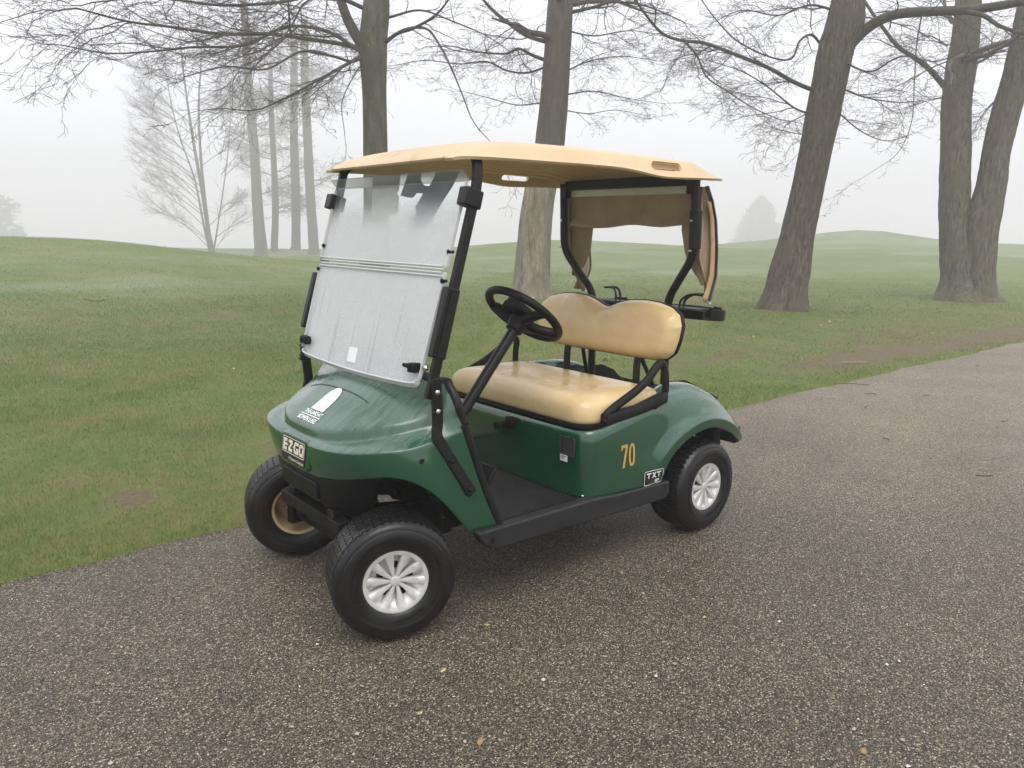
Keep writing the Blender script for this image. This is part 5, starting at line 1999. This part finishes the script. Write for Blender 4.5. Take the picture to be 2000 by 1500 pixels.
        n = len(pts)
        f_ = [(wx(z), y, z) for y, z in pts]
        k_ = [(wx(z) - .005, y, z) for y, z in pts]
        q.add(f_ + k_, [tuple(range(n)), tuple(range(2 * n - 1, n - 1, -1))] + [(i, (i + 1) % n, n + (i + 1) % n, n + i) for i in range(n)])
        return q.build(name, M_SCREEN, cart, smooth=30)
    lowp = pane('windscreen_lower_pane', .905, 1.300, .466, .478, .035, .02, .014)
    upp = pane('windscreen_upper_pane', 1.312, 1.618, .476, .480, .02, .012)
    # folded flanges: top lip, bottom lip, hinge ribs
    q = MB().bar([(wx(1.618) + .012, -.485, 1.632), (wx(1.618) + .012, .485, 1.632)], .004, .050, (.55, 0, .60))
    q.build('top_flange', M_FLANGE, upp, smooth=30)
    q = MB()
    bl = smooth_path([(wx(.925) + .003, -.455, .918), (wx(.90) + .006, -.40, .900), (wx(.893) + .008, 0, .889), (wx(.90) + .006, .40, .900), (wx(.925) + .003, .455, .918)], 5)
    q.bar(bl, .006, .020, (.5, 0, .8))
    q.build('bottom_flange', M_EDGE, lowp, smooth=30)
    for i, zz in enumerate((1.284, 1.296, 1.308, 1.318)):
        MB().tube([(wx(zz) + .004, -.470 - .004 * (i % 2), zz), (wx(zz) + .004, .466 - .012 * (i % 2), zz)], .0038, 8).build('hinge_rib', M_EDGE, upp if i > 1 else lowp, smooth=40)
    for s in (1, -1):
        q = MB().bar([(wx(1.30) + .004, s * .474, .995 if False else 1.29), (wx(.93) + .004, s * .464, .93)], .005, .012, (1, 0, 0))
        q.build('pane_edge', M_EDGE, lowp, smooth=30)
        q = MB().bar([(wx(1.315) + .004, s * .478, 1.318), (wx(1.61) + .004, s * .480, 1.61)], .005, .012, (1, 0, 0))
        q.build('pane_edge', M_EDGE, upp, smooth=30)
        # rubber sleeve on the strut, clamp blocks, pegs
        za, zb = 1.245, 1.003
        MB().bar([(sx(za) + .010, s * .503, za), (sx(zb) + .010, s * .506, zb)], .060, .034, (0, 1, 0)).build('rubber_sleeve', M_BLACK, cart, smooth=30, bevel=.006)
        MB().bar([(sx(za) + .016, s * .520, za - .004), (sx(zb) + .016, s * .523, zb + .004)], .012, .008, (0, 1, 0)).build('sleeve_rib', M_BLACK, cart, smooth=30)
        MB().bar([(sx(1.585) + .014, s * .497, 1.585), (sx(1.522) + .014, s * .499, 1.522)], .075, .052, (0, 1, 0)).build('windscreen_clip', M_BLACK, cart, smooth=30, bevel=.006)
        for zz in (1.368, 1.268):
            MB().tube([(sx(zz) + .02, s * .480, zz), (wx(zz) + .016, s * .474, zz)], [.006, .004], 8).tube([(wx(zz) + .006, s * .474, zz), (wx(zz) + .012, s * .474, zz)], .009, 10).build('peg', M_PLAST, cart, smooth=40)
        zc = .962
        b = MB().bar([(wx(zc) + .014, s * .455, zc + .004), (wx(zc) + .016, s * .405, zc)], .026, .034, (0, 0, 1)).bar([(wx(zc) + .018, s * .41, zc + .002), (wx(zc) + .022, s * .372, zc + .006)], .012, .014, (0, 0, 1))
        for k in range(3):
            b.bar([(wx(zc) + .03, s * (.45 - .016 * k), zc - .014), (wx(zc) + .03, s * (.45 - .016 * k), zc + .016)], .006, .006, (1, 0, 0))
        b.build('latch', M_PLAST, cart, smooth=30, bevel=.003)
        MB().revolve([(-.012, .0), (-.010, .008), (0, .011), (.008, .009), (.012, 0)], 14, 'y', (sx(.968) + .026, s * .478, .968)).build('latch_knob', M_CHROME, cart, smooth=60)
    # white card behind the lower pane
    q = MB().box((0, 0, 0), (.0015, .066, .060), Matrix.Rotation(R(-15.9), 3, 'Y'))
    q.v = [(x + wx(.958) + .0035, y - .035, z + .948) for x, y, z in q.v]
    q.build('paper_sticker', M_WHITE, lowp, smooth=None)

    # a sheet of paper and a black cloth flap hanging behind the upper pane
    def hung(name, px, mat, x=1.355):
        P = [pix(u, v, x=x - (v - 349) * -.00055) for u, v in px]
        n_ = len(P)
        q = MB()
        q.add(P + [p + Vector((-.003, 0, 0)) for p in P], [tuple(range(n_)), tuple(range(2 * n_ - 1, n_ - 1, -1))] + [(i, (i + 1) % n_, n_ + (i + 1) % n_, n_ + i) for i in range(n_)])
        return q.build(name, mat, cart, smooth=None)
    hung('hanging_paper', [(728, 346), (781, 340), (781, 352), (778, 372), (774, 377), (778, 384), (776, 418), (752, 421), (725, 422), (727, 384)], mat_plain('grey_paper', (.42, .41, .36), .7, var=.06))
    hung('hanging_flap', [(797, 340), (823, 338), (821, 350), (827, 362), (838, 364), (845, 352), (852, 336), (898, 334), (884, 362), (862, 396), (846, 424), (836, 446), (812, 448), (806, 432), (813, 414), (811, 404), (819, 391), (826, 378), (813, 377), (806, 386), (797, 386), (782, 382), (789, 362)], mat_plain('black_cloth', (.012, .012, .012), .8, var=.3))

    # ---------------------------------------------------------------- roof
    def side_z(x):
        return float(np.interp(x, [-.06, .0, .36, .42, .60, .72, 1.0, 1.40], [1.690, 1.688, 1.676, 1.680, 1.699, 1.702, 1.699, 1.694]))
    xs_ = [-.056, -.052, -.025, .030, .105, .22, .36, .42, .50, .60, .72, .90, 1.05, 1.18, 1.27, 1.335, 1.390, 1.428, 1.440]
    top_z = [1.694, 1.702, 1.719, 1.750, 1.780, 1.782, 1.785, 1.786, 1.787, 1.788, 1.788, 1.787, 1.785, 1.778, 1.768, 1.752, 1.730, 1.706, 1.692]
    rows = []
    for x, zt in zip(xs_, top_z):
        zs = side_z(x)
        hw = .528 + (.010 if x < .36 else (.010 * (.6 - x) / .24 if x < .6 else 0))
        # corners pulled in at front and back
        if x > 1.30:
            hw -= .045 * ((x - 1.30) / .128) ** 2.4
        if x < .0:
            hw -= .030 * ((-x) / .075) ** 2
        lowr = min(zs, zt - .004)
        k = max(0.0, min(1.0, (zt - 1.692) / .09))
        prof = [(0, zt), (.22, zt - .001 * k), (.36, zt - .006 * k), (.43, zt - .014 * k), (hw - .055, zt - .026 * k - .004), (hw - .034, lowr + (zt - lowr) * .42), (hw - .012, lowr + (zt - lowr) * .13), (hw, lowr)]
        rows.append([(x, -y, z) for y, z in prof[:0:-1]] + [(x, y, z) for y, z in prof])
    roof = MB().grid(rows).build('roof', M_ROOF, cart, smooth=180, solid=.011, subsurf=2)
    roof.modifiers.move(1, 0)
    row_crease(roof, 15, {4: .6}, {3: .4, 11: .4})
    # hand holds: slots cut through the rim on both sides
    cutters = []
    for s in (1, -1):
        c = MB().prism(rrect(.185, .034, .016), -.05, .05, 'z')
        Mc = Matrix.Translation((.335, s * .512, 1.722)) @ Matrix((Vector((1, 0, 0)), Vector((0, -s * .42, 1)).normalized(), Vector((0, s, .42)).normalized())).transposed().to_4x4()
        c.xf(Mc)
        co = c.build('hand_hold_cutter', M_ROOF, None, smooth=30)
        cutters.append(co)
        md = roof.modifiers.new('slot', 'BOOLEAN')
        md.object = co
        md.operation = 'DIFFERENCE'
        md.solver = 'EXACT'
    bpy.context.view_layer.update()
    dg = bpy.context.evaluated_depsgraph_get()
    me2 = bpy.data.meshes.new_from_object(roof.evaluated_get(dg))
    roof.modifiers.clear()
    roof.data = me2
    me2.shade_smooth()
    me2.set_sharp_from_angle(angle=R(40))
    for co in cutters:
        bpy.data.objects.remove(co)
    # moulded pocket behind each slot
    for s in (1, -1):
        if s > 0:
            b = MB()
            rw = []
            for ins, dep in ((0, .002), (.002, .012), (.006, .024), (.010, .030)):
                rw.append([(p[0], p[1], -dep) for p in rrect(.196 - 2 * ins, .044 - 2 * ins, .019 - ins * .5, 5)])
            b.grid(rw, closeu=True)
            b.add(rw[-1], [tuple(range(24))])
            Mc = Matrix.Translation((.335, s * .512, 1.722)) @ Matrix((Vector((1, 0, 0)), Vector((0, -s * .42, 1)).normalized(), Vector((0, s, .42)).normalized())).transposed().to_4x4()
            b.xf(Mc)
            b.build('hand_hold', M_ROOF, roof, smooth=60)
    # ribbed underside
    rows = []
    for x in (1.30, 1.2, 1.0, .8, .6, .4, .2, .05):
        row = []
        for i in range(145):
            y = -.43 + .86 * i / 144
            zt = float(np.interp(x, xs_, top_z)) - .030
            rib = .007 * (1 if (i // 4) % 2 else 0)
            row.append((x, y, zt + rib - .035 * (abs(y) / .43) ** 4))
        rows.append(row)
    MB().grid(rows).build('roof_underside', M_ROOF, roof, smooth=25)
    # rear frame under the roof
    # ---------------------------------------------------------------- rear struts, curtain, bag rack
    for s in (1, -1):
        pts = round_path([(.035, s * .44, 1.71), (.018, s * .442, 1.34), (-.037, s * .256, 1.115), (-.043, s * .258, .60)], .07, 6)
        stt = MB().tube(pts, .0205, 12).build('rear_strut', M_BLACK, cart, smooth=40)
        for zz in (1.50, 1.36):
            MB().revolve([(0, 0), (0, .008), (.005, .007), (.007, 0)], 12, 'x', (.046, s * .44, zz)).build('strut_bolt', M_CHROME, stt, smooth=40)
        MB().box((.03, s * .425, 1.655), (.045, .05, .07)).build('strut_mount', M_BLACK, stt, smooth=30, bevel=.005)
    MB().tube([(.022, .443, 1.545), (.018, .443, 1.37)], .030, 14).build('foam_sleeve', M_BLACK, cart, smooth=40)
    MB().bar([(.03, -.43, 1.685), (.03, .43, 1.685)], .04, .05).build('rear_crossbar', M_BLACK, cart, smooth=30, bevel=.005)
    MB().box((.012, -.018, 1.645), (.012, .775, .038)).build('curtain_rail', M_ALU, cart, smooth=30, bevel=.002)
    # curtain: swag gathered under the rail
    rows = []
    NY = 60
    for j in range(17):
        t = j / 16
        row = []
        for i in range(NY + 1):
            y = -.415 + .80 * i / NY
            f = mnoise.noise((y * 5.0, t * 1.6, 4.0))
            g = mnoise.noise((y * 13.0, t * 3.0, 8.0))
            zb = 1.476 + .006 * math.sin(y * 17 + 1) + .006 * f - .018 * math.exp(-((y + .30) / .10) ** 2)
            z = 1.640 + (zb - 1.640) * t
            belly = math.sin(PI * min(1, t * 1.02)) * .030
            x = -.006 - belly + .040 * f * t + .013 * g * t - .05 * t * math.exp(-((y - .40) / .06) ** 2)
            row.append((x, y, z))
        rows.append(row)
    # turn under at the bottom
    for j in range(1, 6):
        t = j / 5
        row = []
        for i, (x, y, z) in enumerate(rows[16]):
            row.append((x - .02 - .05 * t, y, z + .012 * math.sin(t * 2) + .06 * t * t))
        rows.append(row)
    cur = MB().grid(rows).build('curtain', M_CLOTH, cart, smooth=180, solid=.003)
    # side falls: gathered, hanging to a point
    for s in (1, -1):
        rows = []
        for j in range(26):
            t = j / 25
            z = 1.655 - (1.655 - 1.120) * t
            x_out = float(np.interp(t, [0, .12, .29, .55, .78, 1], [-.015, -.06, -.10, -.128, -.137, -.10])) * (1.0 if s > 0 else 1.45)
            x_in = .006 - .03 * t - .10 * max(0, t - .62) / .38
            yb = s * (.455 - .01 * t)
            row = []
            for i in range(15):
                w = i / 14
                fold = mnoise.noise((w * 3.1, t * 1.2 + 10 * (s + 1), 2.5)) * .9 + .5 * math.sin(w * 9 + t * 2)
                x = x_in + (x_out - x_in) * w
                y = yb + s * .022 * fold * math.sin(PI * min(1, w * 1.1)) * (.35 + t * .65) - s * .015 * math.sin(PI * w)
                row.append((x, y, z - .015 * math.sin(PI * w) * t))
            rows.append(row)
        fall = MB().grid(rows).build('curtain_fall', M_CLOTH, cart, smooth=180, solid=.003)
        # inner lap of the swag, swung towards the middle
        rows2 = []
        for j in range(18):
            t = j / 17
            z = 1.640 - .44 * t
            yi = float(np.interp(z, [1.20, 1.26, 1.34, 1.47, 1.64], [.425, .365, .322, .300, .372]))
            yo = .445
            row = []
            for i in range(11):
                w = i / 10
                fold = .5 * math.sin(w * 6 + t * 3 + s) + mnoise.noise((w * 2.5, t * 1.7, 6 + s))
                row.append((-.022 - .03 * w - .035 * t + .016 * fold * (1 - abs(w - .5)), s * (yo + (yi - yo) * w), z - .02 * w * (1 - w)))
            rows2.append(row)
        MB().grid(rows2).build('curtain_lap', M_CLOTH, fall, smooth=180, solid=.003)
        # lining strip and zipped binding along the rear edge
        edge_ = [r_[-1] for r_ in rows]
        liner = []
        for k_, (x, y, z) in enumerate(edge_[3:]):
            t = k_ / (len(edge_) - 4)
            wv = .020 + .026 * t + .006 * mnoise.noise((k_ * .5, 3, 1))
            liner.append([(x + wv + .012, y + s * (.012 + .006 * t), z), (x + wv * .5, y + s * .018, z - .004), (x, y + s * .006, z)])
        MB().grid(liner).build('curtain_lining', M_CLOTH2, fall, smooth=180, solid=.002)
        MB().tube([(x - .008, y + s * .006, z) for x, y, z in edge_], .0085, 8, flat=1.5).build('curtain_binding', M_ZIP, fall, smooth=60)
        MB().tube([(x - .001, y + s * .016, z) for x, y, z in edge_[2:]], .0035, 6).build('zip', M_BADGE, fall, smooth=60)
        ex, ey, ez = edge_[-1]
        ring = [(ex - .02 + .012 * math.cos(a), ey, ez - .006 + .014 * math.sin(a)) for a in [2 * PI * k / 14 for k in range(14)]]
        MB().tube(ring, .0028, 6, closed=True).build('clip_ring', M_CHROME, fall, smooth=60)

    # bag rack behind the backrest
    rack = MB()
    rack.bar([(-.20, -.36, 1.055), (-.20, .36, 1.055)], .10, .022)
    rack.bar([(-.15, -.40, 1.040), (-.15, .40, 1.040)], .025, .045)
    for s in (1, -1):
        rack.bar([(-.05, s * .256, 1.03), (-.20, s * .256, 1.03)], .03, .04)
    rk = rack.build('bag_rack', M_PLAST, cart, smooth=30, bevel=.005)
    for s in (1, -1):
        arc_ = smooth_path([(-.19, s * .10, 1.045), (-.275, s * .115, 1.042), (-.345, s * .20, 1.038), (-.36, s * .30, 1.034), (-.335, s * .385, 1.032), (-.27, s * .42, 1.034), (-.20, s * .40, 1.04)], 6)
        MB().bar(arc_, .012, .052, (0, 0, 1)).build('bag_strap', M_PLAST, rk, smooth=40, bevel=.003)
        tray = [(p.x, p.y, p.z - .026) for p in arc_]
        cen = (-.24, s * .25, 1.006)
        MB().add(tray + [cen], [(i, i + 1, len(tray)) for i in range(len(tray) - 1)]).build('bag_tray', M_PLAST, rk, smooth=60, solid=.004)
        MB().box((-.352, s * .335, 1.04), (.02, .075, .058), Matrix.Rotation(s * R(-35), 3, 'Z')).build('strap_buckle', M_PLAST, rk, smooth=30, bevel=.004)
        for dx in (0, -.035):
            hk = smooth_path([(-.18 + dx, s * .22, 1.06), (-.185 + dx, s * .225, 1.10), (-.20 + dx, s * .255, 1.128), (-.21 + dx, s * .30, 1.134), (-.215 + dx, s * .34, 1.130)], 5)
            MB().tube(hk, .0075 if dx else .006, 8).build('curtain_hook', M_BLACK, rk, smooth=40)

    # ---------------------------------------------------------------- wheels
    st = R(-20)
    for s in (1, -1):
        px_, py_ = 1.676, s * .375
        dy = s * .0695
        build_wheel(cart, px_ - dy * math.sin(st), py_ + dy * math.cos(st), s, st)
        build_wheel(cart, 0.0, s * .489, s, 0.0)
    return cart

# ------------------------------------------------------------------ assemble
build_ground()
build_grass()
build_grit()
build_trees()
build_cart()


def build_litter():
    """dead leaves and twigs dropped on the path and the lawn"""
    rng = random.Random(77)
    m_leaf = [mat_plain('tan_dead_leaf', (.30, .20, .09), .6, var=.3, scale=60), mat_plain('pale_dead_leaf', (.52, .42, .24), .6, var=.25, scale=60), mat_plain('green_leaf_scrap', (.05, .12, .04), .5, var=.3, scale=60)]
    m_stick = mat_plain('dark_twig', (.05, .038, .03), .7, var=.4, scale=50)
    m_pale = mat_plain('pale_stick', (.36, .29, .18), .7, var=.3, scale=50)

    def leaf(u, v, size, mi, label, group, on_lawn=False):
        p = pix(u, v, z=0)
        z = float(terrain(p.x, p.y)) + .03 if on_lawn else .004
        n = 9
        rows = []
        for i in range(n):
            t = i / (n - 1)
            w = size * .32 * math.sin(PI * min(1, t * .92 + .06)) ** .8
            c = .16 * size * math.sin(t * 3 + u) + .03 * size
            rows.append([((t - .5) * size, -w, c + w * .5 * rng.uniform(.3, 1)), ((t - .5) * size, 0, c), ((t - .5) * size, w, c + w * .5 * rng.uniform(.2, .9))])
        o = MB().grid(rows).build('dead_leaf', m_leaf[mi], None, smooth=60, solid=.0012)
        o.location = (p.x, p.y, z)
        o.rotation_euler = (rng.uniform(-.1, .1), rng.uniform(-.1, .1), rng.uniform(0, 6.28))
        tag(o, label, 'leaf', group)

    for u, v, sz, mi in ((1687, 1470, .030, 0), (938, 1452, .026, 0), (952, 1222, .022, 1), (1068, 1175, .020, 0), (866, 1312, .022, 1), (1376, 1208, .018, 1), (820, 1395, .02, 1)):
        leaf(u, v, sz, mi, 'tiny tan dead leaf scrap lying on the asphalt path', 'dead leaf scraps on the path')
    leaf(1690, 797, .045, 2, 'small dark green leaf lying alone on the asphalt path', None)
    for u, v, sz in ((1555, 584, .09), (1620, 632, .06), (1602, 640, .05), (456, 720, .045), (384, 590, .06), (828, 622, .05), (1470, 665, .05), (1820, 655, .06)):
        leaf(u, v, sz, 1, 'pale dead leaf lying on the green lawn', 'dead leaves on the lawn', True)
    leaf(1183, 706, .10, 0, 'large curled tan leaf on the lawn, seen under the seat back', None, True)

    def stick(pts, r, mat, label, group, on_lawn=False):
        P = []
        for u, v in pts:
            p = pix(u, v, z=0)
            P.append(Vector((p.x, p.y, (float(terrain(p.x, p.y)) + .03) if on_lawn else r * .8 + .003)))
        base = P[0].copy()
        o = MB().tube([p - base for p in smooth_path(P, 4)], r, 6).build('fallen_twig', mat, None, smooth=60)
        o.location = base
        tag(o, label, 'twig', group)

    g = 'dark twigs on the path'
    lb = 'thin dark twig fragment lying on the asphalt path'
    for pts in ([(1630, 751), (1662, 750), (1698, 753)], [(1690, 770), (1702, 769), (1712, 771)], [(1724, 856), (1732, 858), (1738, 861)], [(1803, 774), (1815, 773)], [(1905, 929), (1920, 931), (1938, 930)], [(1905, 713), (1912, 716)], [(1955, 824), (1968, 823)], [(1260, 1450), (1276, 1466)]):
        stick(pts, .0026, m_stick, lb, g)
    stick([(1640, 713), (1668, 712), (1694, 712)], .006, m_pale, 'pale straight stick lying on the bare brown soil', None, True)
    stick([(475, 633), (510, 630), (545, 636)] if False else [(165, 598), (190, 601), (205, 598)], .008, m_stick, 'thin dark stick lying on the open lawn', None, True)


build_litter()


def build_haze():
    nt = bpy.data.materials.new('fog')
    nt.use_nodes = True
    t = nt.node_tree
    t.nodes.clear()
    out = t.nodes.new('ShaderNodeOutputMaterial')
    pv = t.nodes.new('ShaderNodeVolumePrincipled')
    pv.inputs['Color'].default_value = (1.0, .985, 1.0, 1)
    pv.inputs['Density'].default_value = HAZE
    pv.inputs['Anisotropy'].default_value = HAZE_G
    t.links.new(pv.outputs[0], out.inputs['Volume'])
    b = MB().box((0, 0, 3.5), (900, 900, 32.0))
    o = b.build('haze', nt, smooth=None)
    tag(o, 'pale morning fog filling the air over the golf course', 'fog', kind='stuff')


HAZE, HAZE_G = 0.0070, 0.45
build_haze()
